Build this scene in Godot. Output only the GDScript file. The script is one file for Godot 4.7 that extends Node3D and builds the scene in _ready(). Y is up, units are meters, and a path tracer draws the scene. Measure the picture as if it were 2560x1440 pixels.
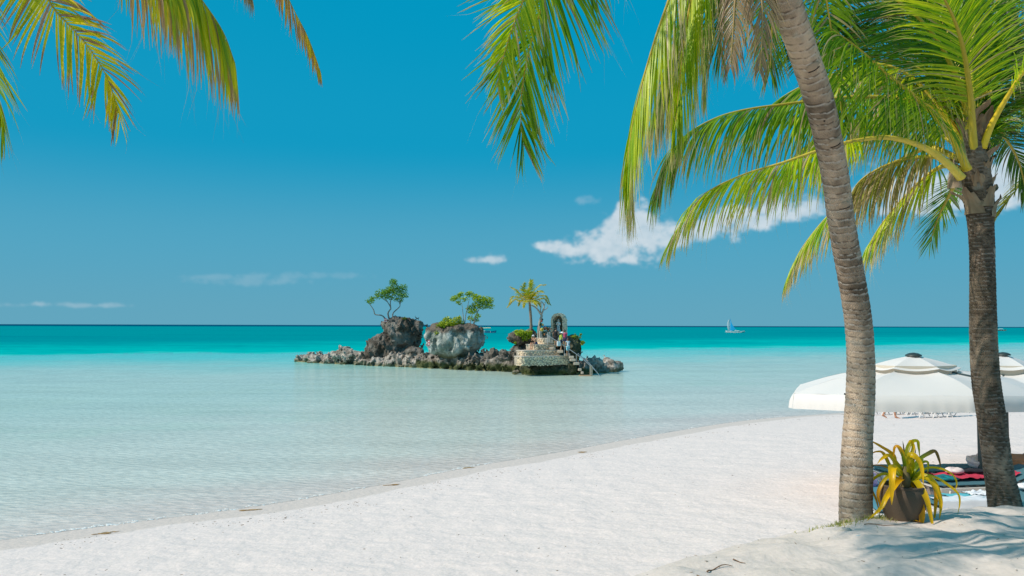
extends Node3D
# A white sand beach under coconut palms, a shallow turquoise bay and a craggy islet with a small shrine.

const F := 1978.0            # focal length in pixels of a 2560 x 1440 picture
const EYE := Vector3(0, 4.4, 0)
var cam_basis: Basis
var rng := RandomNumberGenerator.new()
var noise := FastNoiseLite.new()
var fine := FastNoiseLite.new()
var cell := FastNoiseLite.new()
var mats := {}

# ---------------------------------------------------------------- mesh helper
class Mesher:
	var v := PackedVector3Array()
	var c := PackedColorArray()
	var idx := PackedInt32Array()
	var tint := Color(1, 1, 1)
	func p(at: Vector3, col: Color) -> int:
		v.append(at)
		c.append(col)
		return v.size() - 1
	func q(at: Vector3) -> int:
		v.append(at)
		c.append(tint)
		return v.size() - 1
	func tri(a: int, b: int, d: int) -> void:   # counter-clockwise seen from outside
		idx.append(a)
		idx.append(d)
		idx.append(b)
	func quad(a: int, b: int, d: int, e: int) -> void:
		tri(a, b, d)
		tri(a, d, e)
	func mesh(smooth := true) -> ArrayMesh:
		var arr := []
		arr.resize(Mesh.ARRAY_MAX)
		arr[Mesh.ARRAY_VERTEX] = v
		arr[Mesh.ARRAY_COLOR] = c
		arr[Mesh.ARRAY_INDEX] = idx
		if smooth:
			var n := PackedVector3Array()
			n.resize(v.size())
			for i in range(0, idx.size(), 3):
				var a := idx[i]
				var b := idx[i + 1]
				var d := idx[i + 2]
				var fn := (v[d] - v[a]).cross(v[b] - v[a])
				n[a] += fn
				n[b] += fn
				n[d] += fn
			for i in n.size():
				n[i] = n[i].normalized() if n[i].length_squared() > 1e-20 else Vector3.UP
			arr[Mesh.ARRAY_NORMAL] = n
		var m := ArrayMesh.new()
		if idx.size() > 0:
			m.add_surface_from_arrays(Mesh.PRIMITIVE_TRIANGLES, arr)
		return m
	func box(t: Transform3D, size: Vector3, col: Color, bev := 0.0) -> void:
		# a box with chamfered edges, faces kept flat by vertices of their own
		var h := size * 0.5
		var b: float = minf(bev, minf(h.x, minf(h.y, h.z)) * 0.5)
		tint = col
		for ax in 3:
			for s in [-1.0, 1.0]:
				var u := (ax + 1) % 3
				var w := (ax + 2) % 3
				var f := []
				for k in [[-1, -1], [1, -1], [1, 1], [-1, 1]]:
					var pt := Vector3()
					pt[ax] = s * h[ax]
					pt[u] = k[0] * (h[u] - b)
					pt[w] = k[1] * (h[w] - b)
					f.append(q(t * pt))
				if s > 0:
					quad(f[0], f[1], f[2], f[3])
				else:
					quad(f[3], f[2], f[1], f[0])
				if b > 0.0:
					# chamfers towards the u faces, then corners
					for su in [-1.0, 1.0]:
						var e := []
						for k in [[0, -1], [1, -1], [1, 1], [0, 1]]:
							var pt2 := Vector3()
							pt2[ax] = s * (h[ax] - (b if k[0] == 1 else 0.0))
							pt2[u] = su * (h[u] - (0.0 if k[0] == 1 else b))
							pt2[w] = k[1] * (h[w] - b)
							e.append(q(t * pt2))
						if s * su > 0:
							quad(e[0], e[1], e[2], e[3])
						else:
							quad(e[3], e[2], e[1], e[0])
		if b > 0.0:
			for sx in [-1.0, 1.0]:
				for sy in [-1.0, 1.0]:
					for sz in [-1.0, 1.0]:
						var sg := Vector3(sx, sy, sz)
						var a1 := q(t * (sg * Vector3(h.x, h.y - b, h.z - b)))
						var a2 := q(t * (sg * Vector3(h.x - b, h.y, h.z - b)))
						var a3 := q(t * (sg * Vector3(h.x - b, h.y - b, h.z)))
						if sx * sy * sz > 0:
							tri(a1, a2, a3)
						else:
							tri(a1, a3, a2)
	func tube(pts: PackedVector3Array, rad: PackedFloat32Array, sides: int, col: Color, flat := 1.0, cap := true) -> void:
		tint = col
		var n := pts.size()
		var up := Vector3.UP
		var first := (pts[1] - pts[0]).normalized()
		if absf(first.dot(up)) > 0.9:
			up = Vector3.RIGHT
		var base := v.size()
		for i in n:
			var t: Vector3 = (pts[mini(i + 1, n - 1)] - pts[maxi(i - 1, 0)]).normalized()
			var x := t.cross(up).normalized()
			up = x.cross(t).normalized()
			for k in sides:
				var a := TAU * k / sides
				q(pts[i] + (x * cos(a) + up * sin(a) * flat) * rad[i])
		for i in n - 1:
			for k in sides:
				var k2 := (k + 1) % sides
				quad(base + i * sides + k, base + i * sides + k2, base + (i + 1) * sides + k2, base + (i + 1) * sides + k)
		if cap:
			var c0 := q(pts[0])
			var c1 := q(pts[n - 1])
			for k in sides:
				var k2 := (k + 1) % sides
				tri(c0, base + k2, base + k)
				tri(c1, base + (n - 1) * sides + k, base + (n - 1) * sides + k2)
	func lathe(t: Transform3D, prof: Array, sides: int, col: Color) -> void:   # prof: [radius, height] from below upwards
		tint = col
		var base := v.size()
		for pr in prof:
			for k in sides:
				var a := TAU * k / sides
				q(t * Vector3(cos(a) * pr[0], pr[1], sin(a) * pr[0]))
		for i in prof.size() - 1:
			for k in sides:
				var k2 := (k + 1) % sides
				quad(base + i * sides + k, base + (i + 1) * sides + k, base + (i + 1) * sides + k2, base + i * sides + k2)
	func ball(at: Vector3, r: Vector3, col: Color, rings := 8, sides := 10) -> void:
		var pr := []
		for i in rings + 1:
			var a := -PI / 2 + PI * i / rings
			pr.append([maxf(cos(a), 0.001), sin(a)])
		lathe(Transform3D(Basis.from_scale(r), at), pr, sides, col)


# ---------------------------------------------------------------- placing and tagging
func ray(px: float, py: float) -> Vector3:
	return cam_basis * Vector3((px - 1280.0) / F, (720.0 - py) / F, -1.0)

func P(px: float, py: float, d: float) -> Vector3:      # the point that far in front of the eye
	return EYE + ray(px, py) * d

func G(px: float, py: float, y := 0.0) -> Vector3:      # where that line of sight meets a level plane
	var r := ray(px, py)
	return EYE + r * ((y - EYE.y) / r.y)

func mat(key: String, rough := 0.8, opts := {}) -> StandardMaterial3D:
	if mats.has(key):
		return mats[key]
	var m := StandardMaterial3D.new()
	m.resource_name = key
	m.vertex_color_use_as_albedo = true
	m.roughness = rough
	m.cull_mode = BaseMaterial3D.CULL_DISABLED
	for k in opts:
		m.set(k, opts[k])
	mats[key] = m
	return m

func noise_tex(seed_: int, freq: float, size := 512, type := FastNoiseLite.TYPE_SIMPLEX, oct := 4, lo := 0.0, hi := 1.0) -> NoiseTexture2D:
	var n := FastNoiseLite.new()
	n.seed = seed_
	n.noise_type = type
	n.frequency = freq
	n.fractal_octaves = oct
	var t := NoiseTexture2D.new()
	t.width = size
	t.height = size
	t.seamless = true
	t.noise = n
	var g := Gradient.new()
	g.set_color(0, Color(lo, lo, lo))
	g.set_color(1, Color(hi, hi, hi))
	t.color_ramp = g
	return t

func part(called: String, m: Mesh, material: Material, parent: Node3D, stuff := false) -> MeshInstance3D:
	var o := MeshInstance3D.new()
	o.name = called
	o.mesh = m
	o.material_override = material
	parent.add_child(o, true)
	if stuff:
		o.set_meta("kind", "stuff")
	return o

var taken := {}
func numbered(called: String) -> String:
	taken[called] = taken.get(called, -1) + 1
	return called if taken[called] == 0 else "%s_%03d" % [called, taken[called]]

func thing(called: String, label: String, category: String, at := Vector3.ZERO, turn := 0.0, group := "") -> Node3D:
	var o := Node3D.new()
	o.name = numbered(called)
	add_child(o, true)
	o.position = at
	o.rotation.y = turn
	tag(o, label, category, group)
	return o

func tag(o: Node, label: String, category: String, group := "", kind := "") -> void:
	if label:
		o.set_meta("label", label)
	if category:
		o.set_meta("category", category)
	if group:
		o.set_meta("group", group)
	if kind:
		o.set_meta("kind", kind)

func structure(called: String, m: Mesh, material: Material, label := "", category := "") -> MeshInstance3D:
	var o := part(called, m, material, self)
	tag(o, label, category, "", "structure")
	return o

func spline(pts: Array, n: int) -> PackedVector3Array:      # Catmull-Rom through the points, evenly in parameter
	var out := PackedVector3Array()
	var last := pts.size() - 1
	for i in n + 1:
		var t := float(i) / n * last
		var k := mini(int(t), last - 1)
		var a: Vector3 = pts[maxi(k - 1, 0)]
		var b: Vector3 = pts[k]
		var d: Vector3 = pts[k + 1]
		var e: Vector3 = pts[mini(k + 2, last)]
		if k == 0:
			a = b * 2.0 - d
		if k + 2 > last:
			e = d * 2.0 - b
		out.append(b.cubic_interpolate(d, a, e, t - k))
	return out

func even(pts: PackedVector3Array, step: float) -> PackedVector3Array:
	var out := PackedVector3Array([pts[0]])
	var left := step
	for i in pts.size() - 1:
		var a := pts[i]
		var l := a.distance_to(pts[i + 1])
		var at := left
		while at <= l:
			out.append(a.lerp(pts[i + 1], at / l))
			at += step
		left = at - l
	return out

func table(tab: Array, x: float) -> float:
	if x <= tab[0][0]:
		return tab[0][1]
	for i in tab.size() - 1:
		if x <= tab[i + 1][0]:
			return lerpf(tab[i][1], tab[i + 1][1], (x - tab[i][0]) / (tab[i + 1][0] - tab[i][0]))
	return tab[-1][1]

# ---------------------------------------------------------------- implicit surfaces (surface nets)
func nets(lo: Vector3, hi: Vector3, h: float, f: Callable, colf: Callable) -> ArrayMesh:
	var nx := int((hi.x - lo.x) / h) + 2
	var ny := int((hi.y - lo.y) / h) + 2
	var nz := int((hi.z - lo.z) / h) + 2
	var val := PackedFloat32Array()
	val.resize(nx * ny * nz)
	var i := 0
	for z in nz:
		for y in ny:
			for x in nx:
				val[i] = f.call(Vector3(lo.x + x * h, lo.y + y * h, lo.z + z * h))
				i += 1
	var m := Mesher.new()
	skin_over(m, lo, nx, ny, nz, h, val, colf)
	return m.mesh()

func skin_over(m: Mesher, lo: Vector3, nx: int, ny: int, nz: int, h: float, val: PackedFloat32Array, colf: Callable) -> void:
	var id := PackedInt32Array()
	id.resize(nx * ny * nz)
	id.fill(-1)
	var sx := 1
	var sy := nx
	var sz := nx * ny
	var ca := [0, sx, sy, sx + sy, sz, sx + sz, sy + sz, sx + sy + sz]
	var cp := [Vector3(0, 0, 0), Vector3(1, 0, 0), Vector3(0, 1, 0), Vector3(1, 1, 0), Vector3(0, 0, 1), Vector3(1, 0, 1), Vector3(0, 1, 1), Vector3(1, 1, 1)]
	var edges := [[0, 1], [2, 3], [4, 5], [6, 7], [0, 2], [1, 3], [4, 6], [5, 7], [0, 4], [1, 5], [2, 6], [3, 7]]
	for z in nz - 1:
		for y in ny - 1:
			for x in nx - 1:
				var o := x + y * sy + z * sz
				if absf(val[o]) > 40.0 * h:
					continue
				var inside := 0
				for k in 8:
					if val[o + ca[k]] < 0.0:
						inside += 1
				if inside == 0 or inside == 8:
					continue
				var s := Vector3.ZERO
				var cnt := 0
				for e in edges:
					var a: float = val[o + ca[e[0]]]
					var b: float = val[o + ca[e[1]]]
					if (a < 0.0) != (b < 0.0):
						s += (cp[e[0]] as Vector3).lerp(cp[e[1]], a / (a - b))
						cnt += 1
				var at := lo + (Vector3(x, y, z) + s / cnt) * h
				id[o] = m.p(at, colf.call(at))
	for z in range(1, nz - 1):
		for y in range(1, ny - 1):
			for x in range(1, nx - 1):
				var o := x + y * sy + z * sz
				if absf(val[o]) > 12.0 * h:
					continue
				var a := val[o] < 0.0
				if a != (val[o + sx] < 0.0):
					var q := [id[o], id[o - sy], id[o - sy - sz], id[o - sz]]
					if a:
						m.quad(q[3], q[2], q[1], q[0])
					else:
						m.quad(q[0], q[1], q[2], q[3])
				if a != (val[o + sy] < 0.0):
					var q := [id[o], id[o - sz], id[o - sz - sx], id[o - sx]]
					if a:
						m.quad(q[3], q[2], q[1], q[0])
					else:
						m.quad(q[0], q[1], q[2], q[3])
				if a != (val[o + sz] < 0.0):
					var q := [id[o], id[o - sx], id[o - sx - sy], id[o - sy]]
					if a:
						m.quad(q[3], q[2], q[1], q[0])
					else:
						m.quad(q[0], q[1], q[2], q[3])

func smin(a: float, b: float, k: float) -> float:
	var hh := clampf(0.5 + 0.5 * (b - a) / k, 0.0, 1.0)
	return lerpf(b, a, hh) - k * hh * (1.0 - hh)

# ---------------------------------------------------------------- the lie of the land
const T2 := Vector2(0.74740932, -0.66436384)
const N2 := Vector2(0.66436384, 0.74740932)
const O2 := Vector2(-1.36, -24.5)
const SHORE := [[-400.0, 6.0], [-60.0, 1.5], [-25.0, -0.6], [-12.2, 0.13], [-9.3, 0.35], [-7.1, 0.75], [-2.7, 0.36], [0.2, -0.2], [4.3, -0.35], [9.5, -0.95], [15.5, -1.35], [19.0, -1.2], [24.0, 0.1], [40.0, 4.0], [70.0, 2.0], [400.0, 20.0]]
const BEACH := [[-400.0, -7.0], [-120.0, -3.2], [-25.0, -1.1], [-6.0, -0.36], [-2.0, -0.13], [0.0, 0.0], [1.2, 0.1], [6.0, 0.56], [12.0, 1.08], [12.9, 1.18], [13.6, 1.29], [14.0, 1.40], [14.4, 1.72], [14.75, 2.30], [15.1, 2.55], [15.7, 2.64], [20.0, 2.66], [30.0, 3.0], [80.0, 4.5], [3000.0, 9.0]]

func sp(x: float, z: float) -> Vector2:      # along the shore, up the beach
	var d := Vector2(x, z) - O2
	var s := d.dot(T2)
	return Vector2(s, d.dot(N2) - 0.3333 * (table(SHORE, s - 1.2) + table(SHORE, s) + table(SHORE, s + 1.2)))

func ground_sp(q: Vector2) -> float:
	var p := q.y
	var s := q.x
	var w := clampf((p - 12.0) / 3.0, 0.0, 1.0)
	p += w * 0.2 * noise.get_noise_2d(s * 14.0, 7.0) - 0.9 * w * smoothstep(-6.0, -3.5, s)
	var y := 0.25 * (table(BEACH, p - 0.35) + 2.0 * table(BEACH, p) + table(BEACH, p + 0.35))
	if p > -3.0:
		var dry := clampf((p - 0.9) / 2.0, 0.0, 1.0)
		y += dry * (0.035 * noise.get_noise_2d(s * 30.0, p * 30.0) + 0.022 * fine.get_noise_2d(s * 60.0, p * 75.0))
		y += w * (0.06 - 0.24 * smoothstep(-8.4, -4.8, s))
		y += w * 0.05 * noise.get_noise_2d(s * 55.0 + 90.0, p * 55.0)
	return y

func ground(x: float, z: float) -> float:
	return ground_sp(sp(x, z))

func on_ground(px: float, d: float) -> Vector3:      # on the sand, in that picture column and that far away
	var a := P(px, 900, d)
	return Vector3(a.x, ground(a.x, a.z), a.z)

func steps_to(list: Array) -> PackedFloat32Array:     # [from, to, step], ...
	var out := PackedFloat32Array()
	for l in list:
		var n: int = maxi(1, int(round((l[1] - l[0]) / l[2])))
		for i in n:
			out.append(lerpf(l[0], l[1], float(i) / n))
	out.append(list[-1][1])
	return out

func build_beach() -> void:
	var ss := steps_to([[-3000.0, -400.0, 650.0], [-400.0, -100.0, 50.0], [-100.0, -40.0, 4.0], [-40.0, -22.0, 0.35], [-22.0, -1.0, 0.09], [-1.0, 12.0, 0.16], [12.0, 40.0, 0.4], [40.0, 120.0, 4.0], [120.0, 400.0, 40.0], [400.0, 3000.0, 650.0]])
	var ps := steps_to([[-380.0, -30.0, 25.0], [-30.0, -3.0, 0.9], [-3.0, -0.6, 0.15], [-0.6, 1.8, 0.06], [1.8, 12.5, 0.14], [12.5, 20.5, 0.07], [20.5, 40.0, 1.0], [40.0, 400.0, 30.0], [400.0, 4000.0, 900.0]])
	var m := Mesher.new()
	var n := ps.size()
	for s in ss:
		var off := 0.3333 * (table(SHORE, s - 1.2) + table(SHORE, s) + table(SHORE, s + 1.2))
		for p in ps:
			var w: Vector2 = O2 + T2 * s + N2 * (p + off)
			var y := ground_sp(Vector2(s, p))
			# dry coral sand; the strip that the wash keeps wet is darker and pinker
			var col := Color(0.80, 0.69, 0.64)
			var edge: float = 1.2 + 0.35 * noise.get_noise_2d(s * 9.0, 3.0) + 0.12 * fine.get_noise_2d(s * 20.0, 8.0)
			var wet: float = 1.0 - smoothstep(edge - 0.1, edge + 0.1, p)
			col = col.lerp(Color(0.67, 0.575, 0.52), wet)
			var dirt: float = smoothstep(13.8, 14.9, p) * (0.75 + 0.5 * noise.get_noise_2d(s * 40.0, p * 40.0))
			col = col.lerp(Color(0.67, 0.58, 0.52), clampf(dirt, 0.0, 1.0))
			var sp_: float = fine.get_noise_2d(s * 110.0, p * 160.0)
			col *= 1.0 - 0.04 * clampf(sp_ - 0.1, 0.0, 1.0)
			m.p(Vector3(w.x, y, w.y), col)
	for i in ss.size() - 1:
		for k in n - 1:
			var a := i * n + k
			m.quad(a, a + n, a + n + 1, a + 1)
	# T2 x N2 points down or up: keep the side that faces the sky
	var me := m.mesh()
	var sand := mat("sand", 0.95, {"metallic_specular": 0.2})
	sand.uv1_triplanar = true
	sand.uv1_world_triplanar = true
	sand.uv1_scale = Vector3.ONE * 0.55
	sand.heightmap_enabled = true
	sand.heightmap_texture = noise_tex(5, 0.006, 1024, FastNoiseLite.TYPE_SIMPLEX, 7)
	sand.heightmap_scale = 1.3
	sand.albedo_texture = noise_tex(15, 0.02, 1024, FastNoiseLite.TYPE_SIMPLEX, 5, 0.93, 1.0)
	structure("beach", me, sand, "white coral sand beach sloping down to the clear bay", "beach")

func sea_color(x: float, z: float, r: float) -> Color:
	var p := sp(x, z).y
	var depth := maxf(0.0, -p)
	var u := clampf((Vector2(x + 74.0, z + 115.0).dot(Vector2(0.894, -0.447))) / 243.0, -0.5, 1.5)
	var q := Vector2(x + 74.0, z + 115.0).dot(Vector2(-0.447, -0.894)) + 11.0 * (1.0 - (2.0 * u - 1.0) * (2.0 * u - 1.0))
	q += 10.0 * noise.get_noise_2d(x * 1.3, z * 1.3) + 5.0 * fine.get_noise_2d(x * 1.2, z * 5.0)
	var streak: float = noise.get_noise_2d(x * 1.2 + 50.0, z * 7.0)
	var patch: float = noise.get_noise_2d(x * 4.0 - 90.0, z * 5.0)
	var col := Color(0.69, 0.60, 0.54).lerp(Color(0.62, 0.635, 0.565), smoothstep(0.0, 5.0, depth + 1.2 * streak))
	col = col.lerp(Color(0.50, 0.625, 0.55), smoothstep(3.0, 32.0, depth))
	col = col.lerp(Color(0.09, 0.615, 0.565), smoothstep(-66.0, -8.0, q))
	col = col.lerp(Color(0.50, 0.62, 0.52), 0.5 * smoothstep(0.0, 0.5, patch + 0.1) * smoothstep(6.0, 18.0, depth) * (1.0 - smoothstep(35.0, 55.0, depth)))
	col *= 1.0 + (0.10 * streak + 0.09 * fine.get_noise_2d(x * 3.0 + z * 1.2, z * 14.0)) * (1.0 - smoothstep(-20.0, 0.0, q))
	var deep := Color(0.0, 0.42, 0.405).lerp(Color(0.0, 0.27, 0.30), smoothstep(6.0, 120.0, q + 40.0 * noise.get_noise_2d(x * 0.25, z * 0.9)))
	deep = deep.lerp(Color(0.0, 0.19, 0.25), 0.6 * smoothstep(0.1, 0.5, noise.get_noise_2d(x * 0.12 + 300.0, z * 0.5)) * smoothstep(60.0, 200.0, q) * (1.0 - smoothstep(500.0, 900.0, q)))
	deep = deep.lerp(Color(0.0, 0.25, 0.30), 0.55 * smoothstep(0.05, 0.3, noise.get_noise_2d(x * 0.5 + 20.0, z * 3.0)) * smoothstep(8.0, 30.0, q) * (1.0 - smoothstep(120.0, 250.0, q)))
	deep = deep.lerp(Color(0.0, 0.085, 0.16), smoothstep(1300.0, 2600.0, q))
	col = col.lerp(deep, smoothstep(-11.0, 7.0, q + 3.0 * streak))
	col.a = smoothstep(-0.02, 0.06, depth)
	return col

func build_sea() -> void:
	var rs := steps_to([[8.0, 14.0, 1.0], [14.0, 52.0, 0.16], [52.0, 70.0, 0.35]])
	var r := rs[-1]
	while r < 26000.0:
		r *= 1.022
		rs.append(r)
	var an := steps_to([[-180.0, -42.0, 6.0], [-42.0, 42.0, 0.3], [42.0, 180.0, 6.0]])
	var m := Mesher.new()
	var n := an.size()
	for rr in rs:
		for a in an:
			var x: float = sin(deg_to_rad(a)) * rr
			var z: float = -cos(deg_to_rad(a)) * rr
			m.p(Vector3(x, 0, z), sea_color(x, z, rr))
	var m2 := Mesher.new()
	m2.v = m.v
	m2.c = m.c
	for i in rs.size() - 1:
		for k in n - 1:
			var a := i * n + k
			(m2 if m.c[a].r < 0.06 and rs[i] > 80.0 else m).quad(a, a + 1, a + n + 1, a + n)
	var w := mat("sea_water", 0.12, {"metallic_specular": 0.12})
	w.transparency = BaseMaterial3D.TRANSPARENCY_ALPHA
	w.uv1_triplanar = true
	w.uv1_world_triplanar = true
	w.uv1_scale = Vector3(0.16, 0.3, 0.34)
	w.albedo_texture = noise_tex(21, 0.01, 1024, FastNoiseLite.TYPE_SIMPLEX, 5, 0.9, 1.06)
	w.heightmap_enabled = true
	w.heightmap_texture = noise_tex(22, 0.014, 1024, FastNoiseLite.TYPE_SIMPLEX_SMOOTH, 5)
	w.heightmap_scale = 2.6
	structure("sea", m.mesh(), w, "clear pale shallow bay over white sand", "sea")
	var w2 := mat("open_sea_water", 0.4, {"specular_mode": BaseMaterial3D.SPECULAR_DISABLED})
	w2.uv1_triplanar = true
	w2.uv1_world_triplanar = true
	w2.uv1_scale = Vector3(0.02, 0.05, 0.06)
	w2.albedo_texture = w.albedo_texture
	structure("open_sea", m2.mesh(), w2, "turquoise open sea turning dark blue at the horizon", "sea")

func build_foam() -> void:
	# little lines of broken wash where the water ends
	var m := Mesher.new()
	for seg in [[-11.6, -9.0, 260], [-8.6, -6.4, 150], [-6.0, -3.8, 70], [-1.6, 1.2, 170], [17.6, 20.5, 90], [2.0, 17.0, 90], [-14.5, -11.6, 60]]:
		for i in int(seg[2] * 0.4):
			var s := rng.randf_range(seg[0], seg[1])
			var p := -0.12 + 0.14 * noise.get_noise_2d(s * 60.0, 4.0) + rng.randfn(0.0, 0.05)
			var off := 0.3333 * (table(SHORE, s - 1.2) + table(SHORE, s) + table(SHORE, s + 1.2))
			var w: Vector2 = O2 + T2 * s + N2 * (p + off)
			var y := maxf(0.0, ground_sp(Vector2(s, p)))
			var rr := rng.randf_range(0.006, 0.026)
			m.ball(Vector3(w.x, y, w.y), Vector3(rr * rng.randf_range(1.0, 3.0), rr * 0.45, rr), Color(0.72, 0.74, 0.73), 4, 7)
	var o := part("sea_foam", m.mesh(), mat("foam", 0.4), self)
	tag(o, "thin broken white foam along the edge of the wash", "foam", "", "stuff")

# ---------------------------------------------------------------- sky
func build_sky() -> Sky:
	var w := 4096
	var hgt := 2048
	var sun := Vector3(-0.68, 0.70, 0.20).normalized()
	var small := Image.create(512, 256, false, Image.FORMAT_RGBAF)
	for y in 256:
		var el := PI * (0.5 - (y + 0.5) / 256.0)
		var e := rad_to_deg(maxf(el, 0.0))
		for x in 512:
			var az := ((x + 0.5) / 512.0 - 0.5) * TAU
			var d := Vector3(sin(az) * cos(el), sin(el), -cos(az) * cos(el))
			var c := Color(0.125, 0.38, 0.515)
			c = c.lerp(Color(0.088, 0.375, 0.545), smoothstep(0.0, 6.0, e))
			c = c.lerp(Color(0.006, 0.320, 0.545), smoothstep(4.5, 13.0, e))
			c = c.lerp(Color(0.0, 0.305, 0.53), smoothstep(12.0, 24.0, e))
			c = c.lerp(Color(0.0, 0.25, 0.47), smoothstep(25.0, 80.0, e))
			var g := maxf(d.dot(sun), 0.0)
			c += Color(1.0, 0.92, 0.82) * (0.018 * pow(g, 2.0) + 0.30 * pow(g, 9.0) + 1.3 * pow(g, 60.0))
			c.a = 1.0
			small.set_pixel(x, y, c)
	small.resize(w, hgt, Image.INTERPOLATE_CUBIC)
	# clouds: fair-weather heaps low in the sky and an added upper set, in degrees of azimuth and height
	var fb := FastNoiseLite.new()
	fb.seed = 77
	fb.frequency = 0.5
	fb.fractal_octaves = 6
	fb.fractal_gain = 0.58
	var px := [[1378, 616, 46, 20, 1.0], [1420, 632, 40, 16, 0.8], [1490, 630, 90, 40, 1.1], [1500, 604, 66, 32, 1.0], [1570, 636, 100, 40, 1.1], [1555, 575, 56, 44, 0.95], [1590, 545, 64, 48, 1.05], [1640, 590, 80, 50, 0.95], [1560, 528, 24, 26, 0.9], [1720, 590, 60, 30, 0.55],
		[1820, 565, 90, 44, 1.0], [1900, 540, 110, 40, 1.0], [2000, 520, 90, 36, 0.9], [1245, 650, 36, 14, 0.8], [1192, 650, 30, 10, 0.6], [1470, 502, 30, 16, 0.22], [2230, 480, 100, 60, 1.0], [2330, 500, 120, 56, 1.1], [2450, 470, 110, 60, 1.0], [2540, 430, 80, 60, 1.1], [2640, 470, 140, 60, 1.0],
		[30, 763, 30, 7, 0.3], [105, 761, 18, 7, 0.4], [200, 764, 70, 7, 0.3], [290, 764, 40, 6, 0.25], [640, 704, 170, 16, 0.16], [800, 690, 170, 10, 0.12], [520, 692, 60, 8, 0.12], [-420, 700, 160, 36, 0.9]]
	var blobs := []
	for b in px:
		var d := ray(b[0], b[1]).normalized()
		blobs.append([rad_to_deg(atan2(d.x, -d.z)), rad_to_deg(asin(d.y)), b[2] / 34.5, b[3] / 34.5, b[4]])
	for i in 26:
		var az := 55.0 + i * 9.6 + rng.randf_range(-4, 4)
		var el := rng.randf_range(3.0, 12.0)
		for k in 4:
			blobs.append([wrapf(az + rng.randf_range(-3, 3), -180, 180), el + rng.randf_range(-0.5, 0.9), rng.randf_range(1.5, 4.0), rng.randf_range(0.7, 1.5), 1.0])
	for i in 16:  # upper clouds outside the view, added to whiten the light in the shadows
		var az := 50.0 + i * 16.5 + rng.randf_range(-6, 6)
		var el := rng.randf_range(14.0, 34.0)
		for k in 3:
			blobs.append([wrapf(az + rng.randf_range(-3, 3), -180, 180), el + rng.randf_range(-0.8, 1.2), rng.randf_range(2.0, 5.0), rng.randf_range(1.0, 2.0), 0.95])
	var dens := {}
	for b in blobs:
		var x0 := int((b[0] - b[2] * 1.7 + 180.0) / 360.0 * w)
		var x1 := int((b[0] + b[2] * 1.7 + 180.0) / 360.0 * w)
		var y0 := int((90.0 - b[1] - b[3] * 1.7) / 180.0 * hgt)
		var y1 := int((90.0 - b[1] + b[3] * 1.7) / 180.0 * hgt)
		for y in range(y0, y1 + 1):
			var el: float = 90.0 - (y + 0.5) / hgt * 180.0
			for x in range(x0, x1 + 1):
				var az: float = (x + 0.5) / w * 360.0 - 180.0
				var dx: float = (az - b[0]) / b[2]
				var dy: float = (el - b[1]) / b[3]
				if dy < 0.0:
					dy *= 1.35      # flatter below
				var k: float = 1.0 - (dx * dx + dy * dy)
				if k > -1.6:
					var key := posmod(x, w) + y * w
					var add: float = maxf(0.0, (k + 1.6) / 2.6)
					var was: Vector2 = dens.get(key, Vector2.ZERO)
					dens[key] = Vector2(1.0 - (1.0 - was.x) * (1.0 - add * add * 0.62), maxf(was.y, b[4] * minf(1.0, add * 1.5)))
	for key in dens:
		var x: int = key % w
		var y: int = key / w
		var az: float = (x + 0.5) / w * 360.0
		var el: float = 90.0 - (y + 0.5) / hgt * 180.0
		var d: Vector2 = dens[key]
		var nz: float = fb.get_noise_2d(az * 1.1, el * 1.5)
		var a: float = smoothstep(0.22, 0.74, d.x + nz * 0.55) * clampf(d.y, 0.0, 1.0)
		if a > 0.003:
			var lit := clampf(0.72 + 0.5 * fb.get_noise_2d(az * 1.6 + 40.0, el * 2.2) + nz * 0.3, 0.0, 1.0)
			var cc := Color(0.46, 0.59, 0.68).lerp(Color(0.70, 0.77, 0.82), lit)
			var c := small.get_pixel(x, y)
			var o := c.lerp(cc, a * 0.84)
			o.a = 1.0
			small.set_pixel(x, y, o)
	small.convert(Image.FORMAT_RGBAH)
	var pm := PanoramaSkyMaterial.new()
	pm.panorama = ImageTexture.create_from_image(small)
	var sky := Sky.new()
	sky.sky_material = pm
	return sky

# ---------------------------------------------------------------- people
# joints in metres: x to the person's left as we face them from the front (+x right of the picture at turn 0), y up, z forward
const STAND := {"hip": Vector3(0, 0.92, 0), "chest": Vector3(0, 1.28, 0), "neck": Vector3(0, 1.44, 0), "head": Vector3(0, 1.58, 0.02),
	"sl": Vector3(-0.18, 1.38, 0), "el": Vector3(-0.23, 1.10, 0), "wl": Vector3(-0.22, 0.86, 0.05), "sr": Vector3(0.18, 1.38, 0), "er": Vector3(0.23, 1.10, 0), "wr": Vector3(0.22, 0.86, 0.05),
	"hl": Vector3(-0.09, 0.88, 0), "kl": Vector3(-0.10, 0.48, 0.02), "al": Vector3(-0.11, 0.08, 0), "tl": Vector3(-0.12, 0.03, 0.16), "hr": Vector3(0.09, 0.88, 0), "kr": Vector3(0.10, 0.48, 0.02), "ar": Vector3(0.11, 0.08, 0), "tr": Vector3(0.12, 0.03, 0.16)}

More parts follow.
